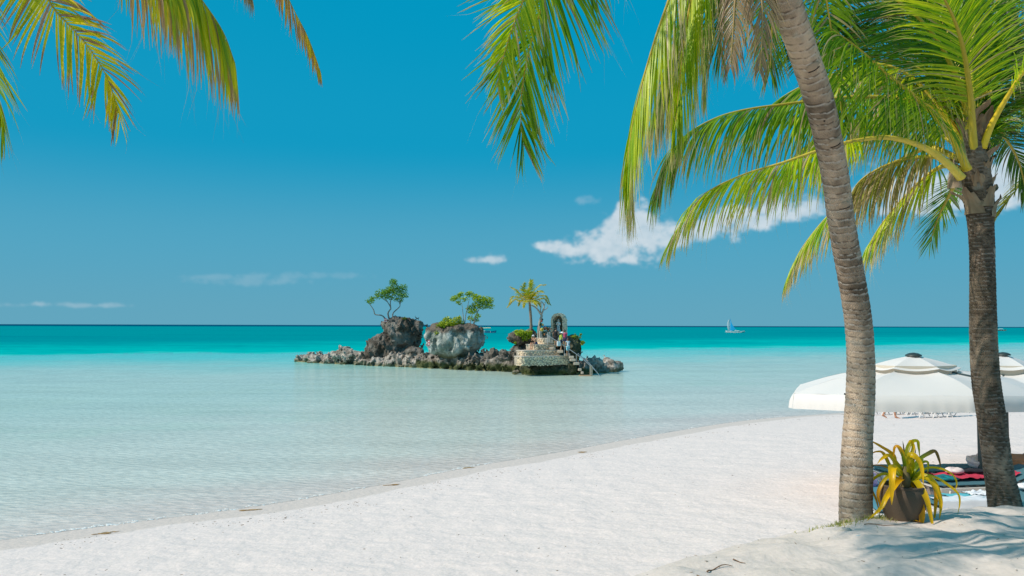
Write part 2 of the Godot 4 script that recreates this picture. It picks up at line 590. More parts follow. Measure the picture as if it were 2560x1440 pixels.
func caps_into(m: Mesher, raw: Array, h: float, k: float, colf: Callable, grow := 0.0) -> void:
	# tapered capsules joined smoothly; each is only measured in the cells near it
	var lo := Vector3.ONE * 99.0
	var hi := -lo
	for c in raw:
		for e in 2:
			lo = lo.min(c[e] - Vector3.ONE * (c[2 + e] + grow))
			hi = hi.max(c[e] + Vector3.ONE * (c[2 + e] + grow))
	lo -= Vector3.ONE * h * 3.0
	hi += Vector3.ONE * h * 3.0
	var nx := int((hi.x - lo.x) / h) + 2
	var ny := int((hi.y - lo.y) / h) + 2
	var nz := int((hi.z - lo.z) / h) + 2
	var val := PackedFloat32Array()
	val.resize(nx * ny * nz)
	val.fill(9.0)
	for c in raw:
		var a: Vector3 = c[0]
		var ab: Vector3 = c[1] - a
		var l2 := maxf(ab.length_squared(), 1e-6)
		var ra: float = c[2] + grow
		var rb: float = c[3] + grow
		var pad := Vector3.ONE * (maxf(ra, rb) + k + h * 1.5)
		var c0 := ((a.min(c[1]) - pad - lo) / h).max(Vector3.ZERO)
		var c1 := ((a.max(c[1]) + pad - lo) / h).min(Vector3(nx - 1, ny - 1, nz - 1))
		for z in range(int(c0.z), int(c1.z) + 1):
			for y in range(int(c0.y), int(c1.y) + 1):
				var o := (z * ny + y) * nx
				for x in range(int(c0.x), int(c1.x) + 1):
					var p := lo + Vector3(x, y, z) * h
					var t := clampf((p - a).dot(ab) / l2, 0.0, 1.0)
					var e := p.distance_to(a + ab * t) - lerpf(ra, rb, t)
					var was := val[o + x]
					val[o + x] = e if was > 8.0 else smin(was, e, k)
	skin_over(m, lo, nx, ny, nz, h, val, colf)

func caps_mesh(raw: Array, h: float, k: float, colf: Callable, grow := 0.0) -> ArrayMesh:
	var m := Mesher.new()
	caps_into(m, raw, h, k, colf, grow)
	return m.mesh()

func hand_caps(w: Vector3, dir: Vector3, across: Vector3) -> Array:
	# palm, four curled fingers of different lengths and a thumb from the side of the palm
	var out := [[w, w + dir * 0.07, 0.026, 0.03]]
	var nrm := dir.cross(across).normalized()
	var ln := [0.060, 0.07, 0.066, 0.052]
	for i in 4:
		var b := w + dir * 0.075 + across * (0.03 - 0.02 * i)
		var m: Vector3 = b + dir * ln[i] * 0.6
		out.append([b, m, 0.009, 0.009])
		out.append([m, m + (dir * 0.6 + nrm * 0.7).normalized() * ln[i] * 0.5, 0.009, 0.007])
	var tb := w + dir * 0.02 + across * 0.025
	out.append([tb, tb + (dir * 0.7 + across * 0.7) * 0.05, 0.011, 0.009])
	return out

func person(label: String, at: Vector3, turn: float, pose: Dictionary, wear: Dictionary, size := 1.0, group := "") -> Node3D:
	var t := thing("person", label, "person", at, turn, group)
	t.scale = Vector3.ONE * size
	var j: Dictionary = STAND.merged(pose, true)
	var skin: Color = wear.get("skin", Color(0.42, 0.24, 0.15))
	var body := []
	var torso := [[j.hip, (j.hip as Vector3).lerp(j.chest, 0.5), 0.125, 0.115], [(j.hip as Vector3).lerp(j.chest, 0.5), j.chest, 0.115, 0.135], [j.sl, j.sr, 0.062, 0.062], [j.hl, j.hr, 0.11, 0.11]]
	body.append_array(torso)
	body.append_array([[j.chest, j.neck, 0.09, 0.052], [j.neck, j.head, 0.05, 0.06]])
	var hd: Vector3 = j.head
	var face: Vector3 = wear.get("face", Vector3(0, -0.1, 1)).normalized()
	var hup := (hd - (j.neck as Vector3)).normalized()
	var hside := hup.cross(face).normalized()
	body.append_array([[hd + hup * 0.04, hd + hup * 0.06, 0.092, 0.09], [hd + face * 0.03 - hup * 0.05, hd + face * 0.045 - hup * 0.055, 0.055, 0.05], [hd + face * 0.09, hd + face * 0.11 - hup * 0.02, 0.016, 0.018], [hd + hside * 0.085, hd + hside * 0.095 + hup * 0.03, 0.018, 0.016], [hd - hside * 0.085, hd - hside * 0.095 + hup * 0.03, 0.018, 0.016]])
	var arms := []
	var hands := []
	for s in ["l", "r"]:
		var sh: Vector3 = j["s" + s]
		var e: Vector3 = j["e" + s]
		var w: Vector3 = j["w" + s]
		arms.append([sh, e, 0.052, 0.042])
		arms.append([e, w, 0.041, 0.028])
		var hdir := (w - e).normalized()
		var ac := hdir.cross(Vector3(0, 0.2, 1)).normalized()
		arms.append([w, w + hdir * 0.05, 0.028, 0.03])
		hands.append(hand_caps(w, hdir, ac))
	body.append_array(arms)
	var legs := []
	for s in ["l", "r"]:
		legs.append([j["h" + s], j["k" + s], 0.088, 0.056])
		legs.append([j["k" + s], j["a" + s], 0.056, 0.036])
		legs.append([j["a" + s], j["t" + s], 0.04, 0.028])
	body.append_array(legs)
	var hair: Color = wear.get("hair", Color(0.02, 0.015, 0.012))
	var tone := func(p: Vector3) -> Color:
		if (p - hd).length() < 0.16:
			var q := p - hd
			if q.dot(face) > 0.07:
				var up := q.dot(hup)
				var sd := absf(q.dot(hside))
				if absf(up - 0.035) < 0.014 and absf(sd - 0.034) < 0.016:
					return Color(0.03, 0.02, 0.02)       # eyes
				if absf(up + 0.052) < 0.01 and sd < 0.024:
					return Color(0.30, 0.09, 0.08)       # mouth
		return skin
	var bm := Mesher.new()
	caps_into(bm, body, 0.024, 0.035, tone)
	for hc in hands:
		caps_into(bm, hc, 0.007, 0.008, tone)
	part("body", bm.mesh(), mat("skin", 0.5), t)
	var cloth := mat("clothing", 0.85)
	if wear.has("shirt"):
		var sc := torso.slice(1, 3)
		if wear.get("sleeves", 0.0) > 0.0:
			for s in ["l", "r"]:
				sc.append([j["s" + s], (j["s" + s] as Vector3).lerp(j["e" + s], wear.sleeves), 0.056, 0.056])
		sc.append([(j.hip as Vector3), (j.hip as Vector3).lerp(j.chest, 0.5), 0.13, 0.118])
		var c1: Color = wear.shirt
		var c2: Color = wear.get("print", c1)
		part("shirt", caps_mesh(sc, 0.028, 0.03, func(p: Vector3) -> Color: return c2 if fine.get_noise_3d(p.x * 160.0, p.y * 160.0, p.z * 160.0) > 0.12 else c1, 0.016), cloth, t)
	if wear.has("shorts"):
		var f: float = wear.get("shorts_len", 0.5)
		var sc := [[j.hl, j.hr, 0.115, 0.115], [j.hip, (j.hip as Vector3).lerp(j.chest, 0.15), 0.12, 0.115]]
		for s in ["l", "r"]:
			sc.append([j["h" + s], (j["h" + s] as Vector3).lerp(j["k" + s], f), 0.092, 0.085])
		var c1: Color = wear.shorts
		var c2: Color = wear.get("shorts_print", c1)
		part("shorts", caps_mesh(sc, 0.028, 0.03, func(p: Vector3) -> Color: return c2 if fine.get_noise_3d(p.x * 200.0, p.y * 200.0, p.z * 200.0) > 0.1 else c1, 0.018), cloth, t)
	var hair_caps := [[hd + hup * 0.075 - face * 0.02, hd + hup * 0.02 - face * 0.05, 0.092, 0.085]]
	if wear.get("long_hair", false):
		hair_caps.append([hd - face * 0.06, (j.neck as Vector3) - face * 0.09, 0.07, 0.05])
	part("hair", caps_mesh(hair_caps, 0.024, 0.02, func(_p: Vector3) -> Color: return hair), mat("hair", 0.6), t)
	if wear.has("cap"):
		var m := Mesher.new()
		var cc: Color = wear.cap
		m.ball(hd + hup * 0.085, Vector3(0.108, 0.085, 0.112), cc, 8, 14)
		var fr := Transform3D(Basis(hside, hup, face), hd + hup * 0.085 + face * 0.11)
		m.lathe(fr, [[0.001, -0.012], [0.085, -0.012], [0.088, 0.0], [0.085, 0.008], [0.001, 0.012]], 12, cc)
		part("cap", m.mesh(), cloth, t)
	if wear.has("hat"):
		var m := Mesher.new()
		m.lathe(Transform3D(Basis(hside, hup, face), hd + hup * 0.09), [[0.001, -0.01], [0.25, -0.035], [0.27, -0.03], [0.25, -0.018], [0.13, 0.01], [0.115, 0.08], [0.07, 0.11], [0.001, 0.115]], 18, wear.hat)
		part("sun_hat", m.mesh(), cloth, t)
	return t

# ---------------------------------------------------------------- the islet
func rock_tone(p: Vector3, kind: int) -> Color:
	var a := noise.get_noise_3d(p.x * 14.0, p.y * 14.0, p.z * 14.0)
	var b := fine.get_noise_3d(p.x * 22.0, p.y * 22.0, p.z * 22.0)
	var c := fine.get_noise_3d(p.x * 60.0 + 7.0, p.y * 60.0, p.z * 60.0)
	var col := Color(0.095, 0.078, 0.062).lerp(Color(0.30, 0.272, 0.24), clampf(0.34 + 0.9 * a + 0.6 * b, 0.0, 1.0))
	if kind == 1:       # pale weathered limestone with streaks
		var s := fine.get_noise_3d(p.x * 26.0, p.y * 7.0, p.z * 26.0)
		col = Color(0.20, 0.235, 0.205).lerp(Color(0.56, 0.57, 0.53), clampf(0.45 + 1.2 * s + 0.6 * a, 0.0, 1.0))
		col = col.lerp(Color(0.17, 0.15, 0.09), smoothstep(1.9, 1.2, p.y + 0.4 * a))
		col = col.lerp(Color(0.17, 0.14, 0.115), smoothstep(3.5, 3.9, p.y + 0.6 * b))
	elif kind == 2 or kind == 4:     # pale pitted shelf
		col = Color(0.22, 0.185, 0.15).lerp(Color(0.56, 0.50, 0.44), clampf(0.42 + 0.9 * b + 0.5 * c, 0.0, 1.0))
		if kind == 4:      # the seaward ledge is darker
			col *= 0.72
	elif kind == 3:     # dark green damp masonry and rock
		col = Color(0.065, 0.075, 0.045).lerp(Color(0.15, 0.145, 0.105), clampf(0.4 + a + 0.5 * c, 0.0, 1.0))
	col *= 1.0 - 0.35 * clampf(-c * 2.0, 0.0, 1.0)
	var line: float = 0.85 if kind == 4 else 0.5
	var wet: float = smoothstep(line, line - 0.35, p.y + 0.25 * a + 0.16 * b)
	col = col.lerp(Color(0.07, 0.085, 0.030), wet * (0.9 if kind != 2 else 0.65))
	col = col.lerp(Color(0.40, 0.33, 0.17), 0.6 * smoothstep(0.16, 0.04, p.y + 0.06 * b))
	col.a = 1.0
	return col

func rock_mesh(prims: Array, h: float, kind: int, rough := 1.0, k := 0.35, floor_y := -0.7) -> ArrayMesh:
	# prims: [centre, radii]; craggy by noise of three sizes
	var lo := Vector3.ONE * 999.0
	var hi := -lo
	for q in prims:
		lo = lo.min(q[0] - q[1] - Vector3.ONE * 0.35)
		hi = hi.max(q[0] + q[1] + Vector3.ONE * 0.35)
	lo.y = maxf(lo.y, floor_y)
	var f := func(p: Vector3) -> float:
		var d := 9.0
		for q in prims:
			var r: Vector3 = q[1]
			var e: Vector3 = (p - (q[0] as Vector3)) / r
			var l := e.length()
			var dd := (l - 1.0) * minf(r.x, minf(r.y, r.z)) if l < 1.4 else (l - 1.0) * r.x * 0.6
			d = dd if d > 8.0 else smin(d, dd, k)
		if absf(d) < 0.95:
			var ridge := 1.0 - absf(fine.get_noise_3d(p.x * 13.0, p.y * 11.0, p.z * 13.0)) * 2.2
			d += rough * (0.40 * noise.get_noise_3d(p.x * 22.0, p.y * 18.0, p.z * 22.0) - 0.26 * (ridge - 0.5) + 0.20 * absf(fine.get_noise_3d(p.x * 38.0, p.y * 30.0, p.z * 38.0 + 5.0)) + 0.10 * fine.get_noise_3d(p.x * 75.0, p.y * 75.0, p.z * 75.0) + 0.22 * (cell.get_noise_3d(p.x, p.y, p.z) + 0.55))
		return maxf(d, floor_y + h * 1.2 - p.y)
	return nets(lo, hi, h, f, func(p: Vector3) -> Color: return rock_tone(p, kind))

func rock(called: String, label: String, prims: Array, h: float, kind: int, group := "", rough := 1.0, k := 0.35) -> Node3D:
	var m := mat("rock", 0.95, {"metallic_specular": 0.2})
	if m.heightmap_texture == null:
		m.uv1_triplanar = true
		m.uv1_world_triplanar = true
		m.uv1_scale = Vector3.ONE * 0.7
		m.heightmap_enabled = true
		m.heightmap_texture = noise_tex(41, 0.02, 512, FastNoiseLite.TYPE_CELLULAR, 3)
		m.heightmap_scale = 12.0
	var o := part(numbered(called), rock_mesh(prims, h, kind, rough, k), m, self)
	tag(o, label, "rock", group)
	return o

func px_prims(list: Array, d: float) -> Array:       # [px, py, depth offset, rx, ry, rz]
	var out := []
	for q in list:
		out.append([P(q[0], q[1], d + q[2]), Vector3(q[3], q[4], q[5])])
	return out

func leaf_cloud(m: Mesher, at: Vector3, r: Vector3, n: int, size: float, a: Color, b: Color) -> void:
	for i in n:
		var d := Vector3(rng.randfn(), rng.randfn(), rng.randfn()).normalized() * pow(rng.randf(), 0.45)
		var p := at + d * r
		var u := Vector3(rng.randfn(), rng.randfn() * 0.6, rng.randfn()).normalized()
		var w := u.cross(Vector3(rng.randfn(), rng.randfn(), rng.randfn())).normalized()
		var s := size * rng.randf_range(0.6, 1.3)
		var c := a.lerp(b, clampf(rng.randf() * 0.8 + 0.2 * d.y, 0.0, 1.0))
		var nn := u.cross(w) * s * 0.18
		var k0 := m.p(p - u * s, c)
		var k1 := m.p(p + w * s * 0.5 + nn, c)
		var k2 := m.p(p + u * s, c)
		var k3 := m.p(p - w * s * 0.5 + nn, c)
		m.tri(k0, k1, k2)
		m.tri(k0, k2, k3)

func branch(m: Mesher, list: Array, r0: float, r1: float, col: Color) -> void:
	var pts := spline(list, list.size() * 4)
	var rr := PackedFloat32Array()
	for i in pts.size():
		rr.append(lerpf(r0, r1, float(i) / (pts.size() - 1)) * (1.0 + 0.2 * fine.get_noise_1d(i * 30.0)))
	m.tube(pts, rr, 7, col)

func leaf_mat() -> StandardMaterial3D:
	return mat("leaf", 0.5, {"metallic_specular": 0.4, "backlight_enabled": true, "backlight": Color(0.75, 0.8, 0.45)})

func small_tree(called: String, label: String, d: float, limbs: Array, clumps: Array, size: float, a: Color, b: Color, bark_c: Color, cat := "tree") -> Node3D:
	var t := thing(called, label, cat)
	for l in limbs:
		var m := Mesher.new()
		branch(m, pix((l[0] as Array).map(func(q): return [q[0], q[1], d + (q[2] if q.size() > 2 else 0.0)])), l[1], l[2], bark_c)
		part("trunk" if l[1] > 0.07 else "branch", m.mesh(), mat("twig_bark", 0.9), t)
	var m2 := Mesher.new()
	for c in clumps:
		leaf_cloud(m2, P(c[0], c[1], d + rng.randf_range(-0.5, 0.5)), Vector3(c[2], c[3], c[2]) * 1.3 * d / F, int(c[4] * 1.5), size, a, b)
	part("crown", m2.mesh(false), leaf_mat(), t, true)
	return t

func pebbles(parent: Node3D, spots: Array, r: float) -> void:     # spots: [place, outward]
	var bm := Mesher.new()
	bm.ball(Vector3.ZERO, Vector3.ONE, Color(1, 1, 1), 4, 7)
	var mm := MultiMesh.new()
	mm.transform_format = MultiMesh.TRANSFORM_3D
	mm.use_colors = true
	mm.mesh = bm.mesh()
	mm.instance_count = spots.size()
	for i in spots.size():
		var z: Vector3 = spots[i][1]
		var x := z.cross(Vector3.UP if absf(z.y) < 0.9 else Vector3.RIGHT).normalized().rotated(z, rng.randf_range(-0.5, 0.5))
		var b := Basis(x * r * rng.randf_range(0.8, 1.4), z.cross(x) * r * rng.randf_range(0.55, 0.95), z * r * rng.randf_range(0.4, 0.8))
		mm.set_instance_transform(i, Transform3D(b, spots[i][0]))
		var g := rng.randf()
		mm.set_instance_color(i, Color(0.60, 0.45, 0.29).lerp(Color(0.92, 0.76, 0.55), g) if rng.randf() > 0.07 else Color(0.26, 0.22, 0.16))
	var o := MultiMeshInstance3D.new()
	o.name = "pebbles"
	o.multimesh = mm
	o.material_override = mat("pebble", 0.85)
	o.set_meta("kind", "stuff")
	parent.add_child(o, true)

func tier(t: Node3D, called: String, px0: float, px1: float, ytop: float, ybot: float, d: float, deep: float, r := 0.075) -> void:
	# one stone-faced terrace: rounded front corners, a pale worn lip, pebbles set into its face
	var half := (px1 - px0) * 0.5 * d / F * tan(deg_to_rad(27.0))
	var a := P(px0, ytop, d - half)
	var b := P(px1, ytop, d + half)
	b.y = a.y
	var low := P(px0, ybot, d).y
	var x := (b - a)
	x.y = 0.0
	var wid := x.length()
	x = x.normalized()
	var back := Vector3.UP.cross(x) * -1.0
	if back.z > 0:
		back = -back
	var m := Mesher.new()
	var rim := []
	for q in [[0.0, 0.8], [0.02, 0.35], [0.10, 0.08], [0.28, 0.0], [wid - 0.28, 0.0], [wid - 0.10, 0.08], [wid - 0.02, 0.35], [wid, 0.8], [wid, deep], [0.0, deep]]:
		rim.append(Vector3(a.x, 0, a.z) + x * q[0] + back * q[1])
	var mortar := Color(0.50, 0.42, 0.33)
	var lip := Color(0.62, 0.53, 0.45)
	var n := rim.size()
	m.tint = mortar
	var mid := Vector3.ZERO
	for p in rim:
		mid += p / n
	for i in n:
		var p: Vector3 = rim[i]
		var q: Vector3 = rim[(i + 1) % n]
		var h0 := a.y - 0.06
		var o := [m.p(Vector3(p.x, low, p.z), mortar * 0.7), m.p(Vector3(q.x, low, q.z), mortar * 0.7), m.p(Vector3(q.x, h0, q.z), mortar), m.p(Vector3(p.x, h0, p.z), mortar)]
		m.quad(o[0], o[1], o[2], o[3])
		var po := p + (p - mid).normalized() * 0.05
		var qo := q + (q - mid).normalized() * 0.05
		var l0 := m.p(Vector3(po.x, h0, po.z), lip)
		var l1 := m.p(Vector3(qo.x, h0, qo.z), lip)
		var l2 := m.p(Vector3(qo.x, a.y, qo.z), lip)
		var l3 := m.p(Vector3(po.x, a.y, po.z), lip)
		m.quad(l0, l1, l2, l3)
		m.tri(m.p(Vector3(po.x, a.y, po.z), lip), m.p(Vector3(qo.x, a.y, qo.z), lip), m.p(Vector3(mid.x, a.y, mid.z), lip))
	var o := part(called, m.mesh(false), mat("mortar", 0.9), t)
	var spots := []
	for i in 8:
		var p: Vector3 = rim[i]
		var q: Vector3 = rim[(i + 1) % n]
		var out := (q - p).normalized().cross(Vector3.UP)
		if out.dot(p - mid) < 0:
			out = -out
		var len := p.distance_to(q)
		var hh := a.y - 0.08 - low
		for k in int(len * hh / (r * r * 2.6)):
			spots.append([p.lerp(q, rng.randf()) + Vector3.UP * (low + rng.randf() * hh) - Vector3.UP * p.y + out * 0.01, out])
	pebbles(o, spots, r)

func build_islet() -> void:
	# the long low shelf on which all of it stands
	var a := P(752, 903, 93.5)
	var b := P(1450, 935, 71.0)
	a.y = 0.0
	b.y = 0.0
	var ax := (b - a)
	var length := ax.length()
	ax = ax.normalized()
	var prims := []
	var i := 0.0
	while i < length + 0.5:
		var f := i / length
		var hgt: float = table([[0.0, 0.45], [0.06, 0.75], [0.12, 0.55], [0.25, 0.65], [0.4, 0.85], [0.6, 1.05], [0.8, 1.0], [1.0, 0.9]], f) + rng.randf_range(-0.10, 0.22)
		var c := a + ax * i + Vector3(0, hgt - 0.62, -1.3 - rng.randf_range(0.0, 0.5))
		prims.append([c, Vector3(rng.randf_range(0.7, 1.3), rng.randf_range(0.6, 0.85), table([[0.0, 0.9], [0.15, 1.5], [1.0, 1.9]], f))])
		i += 0.7
	# in four lengths so that the grid stays small; the pieces overlap into one shelf
	for s in 4:
		var n := prims.size()
		var k0 := int(n * s / 4.0) - (1 if s > 0 else 0)
		var k1 := int(n * (s + 1) / 4.0)
		rock("rock_shelf", ["pale jagged tip of the low rock shelf at its far left end", "pitted grey stretch of low shelf below the tall left rock stack", "low green stained shelf under the overhanging middle boulder", "low brown shelf between the middle boulder and the stone terraces"][s], prims.slice(k0, k1), 0.13, 2 if s < 2 else 4, "stretches of the low rock shelf at the waterline", 1.1, 0.6)
	rock("rock_stack", "tall dark craggy rock stack at the left with a twisted tree on top", px_prims([[1000, 838, 0, 1.95, 1.95, 1.7], [1033, 815, 0, 0.85, 0.75, 1.0], [1008, 812, 0.2, 1.3, 0.6, 1.2], [975, 812, 0, 0.85, 0.75, 1.0], [962, 868, -0.4, 1.9, 1.4, 1.5], [935, 884, -0.8, 1.3, 0.8, 1.2], [990, 892, -0.7, 2.5, 0.95, 1.6], [1047, 812, 0, 0.55, 0.55, 0.8], [1030, 850, 0, 1.0, 1.5, 1.2], [1000, 803, 0.3, 0.6, 0.4, 0.7]], 88.0), 0.115, 0, "", 1.15)
	rock("boulder", "low rounded grey boulder on the shelf left of the tall rock stack", px_prims([[865, 882, 0, 1.0, 0.62, 0.9], [890, 888, 0, 1.0, 0.6, 0.9], [912, 893, 0, 0.8, 0.45, 0.8], [845, 888, 0, 0.6, 0.5, 0.7]], 89.0), 0.11, 2, "", 1.1)
	rock("boulder", "flat topped slab boulder between the tall stack and the pale middle boulder", px_prims([[1026, 878, 0, 0.62, 0.42, 0.7], [1040, 878, 0, 0.66, 0.42, 0.7], [1050, 879, 0, 0.45, 0.38, 0.6]], 84.0), 0.11, 0, "", 0.5)
	rock("boulder", "large pale overhanging boulder in the middle covered by bright shrubs", px_prims([[1135, 856, 0, 2.55, 1.5, 1.9], [1100, 836, 0, 1.25, 1.0, 1.3], [1172, 838, 0, 1.45, 1.15, 1.5], [1135, 835, 0, 1.8, 0.9, 1.6], [1188, 856, 0, 0.95, 0.9, 1.1], [1080, 830, 0, 0.45, 0.55, 0.9], [1192, 836, 0, 0.5, 0.7, 0.9], [1145, 822, 0, 1.7, 0.4, 1.3], [1088, 858, 0, 0.75, 0.85, 1.0], [1128, 876, -0.1, 1.7, 0.8, 1.4], [1160, 893, 0.5, 1.3, 0.8, 1.1]], 80.0), 0.14, 1, "", 0.85)
	rock("boulder", "small dark boulder alone in the gap right of the middle boulder", px_prims([[1229, 884, 0, 0.62, 0.5, 0.6], [1222, 892, 0, 0.5, 0.35, 0.5]], 77.0), 0.1, 0)
	rock("boulder", "rounded grey boulder under the green shrub left of the stone terraces", px_prims([[1297, 846, 0, 0.95, 0.66, 0.8], [1322, 842, 0.2, 0.75, 0.66, 0.8]], 72.5), 0.11, 0, "", 0.7)
	rock("boulder", "brown sloping boulder pile below the rounded one beside the terraces", px_prims([[1280, 887, 0, 0.8, 0.5, 0.8], [1298, 874, 0.2, 0.8, 0.65, 0.8], [1265, 893, 0, 0.5, 0.35, 0.6], [1318, 868, 0.4, 0.8, 0.8, 0.7]], 72.5), 0.11, 0)
	rock("boulder", "dark green undercut rock base below the stone terraces", px_prims([[1330, 924, 0, 0.95, 0.62, 1.2], [1365, 923, -0.1, 1.1, 0.70, 1.3], [1400, 923, -0.1, 1.1, 0.72, 1.3], [1425, 922, 0.2, 0.75, 0.75, 1.2], [1380, 890, 2.2, 2.3, 1.5, 1.4]], 71.2), 0.13, 3, "", 0.7)
	rock("rock_pillar", "dark upright rock behind the railing at the right of the shrine", px_prims([[1437, 868, 0, 0.42, 0.75, 0.6], [1440, 888, 0, 0.42, 0.9, 0.7], [1422, 852, 0.5, 0.6, 0.45, 0.6]], 72.0), 0.11, 3, "", 0.6)
	rock("boulder", "jumbled brown boulders beside the foot of the railing", px_prims([[1468, 912, 0, 0.5, 0.45, 0.6], [1485, 905, 0.3, 0.38, 0.42, 0.5], [1494, 915, 0, 0.6, 0.65, 0.7], [1480, 925, -0.4, 0.7, 0.55, 0.6], [1505, 928, -0.3, 0.55, 0.42, 0.5]], 74.0), 0.1, 2, "", 0.8)
	rock("boulder", "rounded tan boulder at the far right end of the islet", px_prims([[1522, 907, 0, 0.6, 0.55, 0.7], [1534, 915, 0, 0.75, 0.55, 0.7], [1515, 920, -0.2, 0.8, 0.45, 0.6], [1543, 918, 0, 0.42, 0.4, 0.5]], 76.0), 0.1, 2, "", 0.7)
	rock("boulder", "little flat rock at the waterline in front of the terraces", px_prims([[1289, 931, 0, 0.32, 0.17, 0.3]], 71.0), 0.06, 2, "", 0.4)
	# terraces
	var st := thing("stone_terrace", "stepped pebble faced terraces climbing to the shrine", "terrace")
	tier(st, "lower_terrace", 1303, 1427, 891, 913, 69.4, 1.3)
	tier(st, "middle_terrace", 1308, 1404, 876, 892, 70.0, 1.3)
	tier(st, "upper_terrace", 1336, 1392, 861, 877, 70.6, 1.6)
	tier(st, "shrine_platform", 1356, 1440, 845, 864, 71.5, 1.6)
	var sm := mat("stair_stone", 0.9)
	for s in [[1381, 868, 70.5, 0.5], [1401, 876, 70.1, 0.55], [1418, 884, 69.9, 0.5], [1429, 890, 69.6, 0.45], [1432, 897, 69.5, 0.5], [1441, 906, 69.4, 0.5], [1450, 921, 69.4, 0.3], [1456, 929, 69.3, 0.22]]:
		var m := Mesher.new()
		var p := P(s[0], s[1], s[2])
		m.box(Transform3D(Basis(Vector3.UP, rng.randf_range(-0.1, 0.1)), p + Vector3(0, -0.11, -0.3)), Vector3(s[3], 0.22, 0.7), Color(0.52, 0.43, 0.34), 0.03)
		part("stair", m.mesh(), sm, st)
	var lm := Mesher.new()
	lm.box(Transform3D(Basis.IDENTITY, P(1463, 940, 69.2)), Vector3(1.1, 0.16, 0.6), Color(0.36, 0.25, 0.15), 0.04)
	part("landing_slab", lm.mesh(), sm, st)
	for pp in [[1476, 913, 941], [1480, 914, 942]]:
		var m := Mesher.new()
		m.tube(PackedVector3Array([P(pp[0], pp[2], 69.0), P(pp[0], pp[1], 69.0)]), PackedFloat32Array([0.05, 0.05]), 8, Color(0.40, 0.37, 0.30))
		part("landing_post", m.mesh(), sm, st)
	var rl := thing("handrail", "grey metal handrail running down the right side to the water", "handrail")
	var steel := mat("steel_pipe", 0.4, {"metallic": 0.4})
	for line in [[[1366, 836, 70.3], [1388, 850, 70.1], [1420, 871, 69.7], [1455, 896, 69.3], [1492, 930, 68.9], [1500, 944, 68.8]], [[1444, 883, 70.2], [1458, 895, 70.0], [1474, 909, 69.8], [1495, 934, 69.4]]]:
		var m := Mesher.new()
		var pts := spline(pix(line), 14)
		var rr := PackedFloat32Array()
		rr.resize(pts.size())
		rr.fill(0.03)
		m.tube(pts, rr, 7, Color(0.42, 0.44, 0.46))
		part("rail", m.mesh(), steel, rl)
	for pp in [[1369, 838, 861, 70.3], [1411, 866, 888, 69.8], [1422, 873, 890, 69.7], [1441, 886, 906, 69.5], [1476, 915, 938, 69.1]]:
		var m := Mesher.new()
		m.tube(PackedVector3Array([P(pp[0], pp[2], pp[3]), P(pp[0], pp[1], pp[3])]), PackedFloat32Array([0.025, 0.025]), 7, Color(0.42, 0.44, 0.46))
		part("rail_post", m.mesh(), steel, rl)
	build_shrine()
	build_islet_plants()
	build_islet_people()

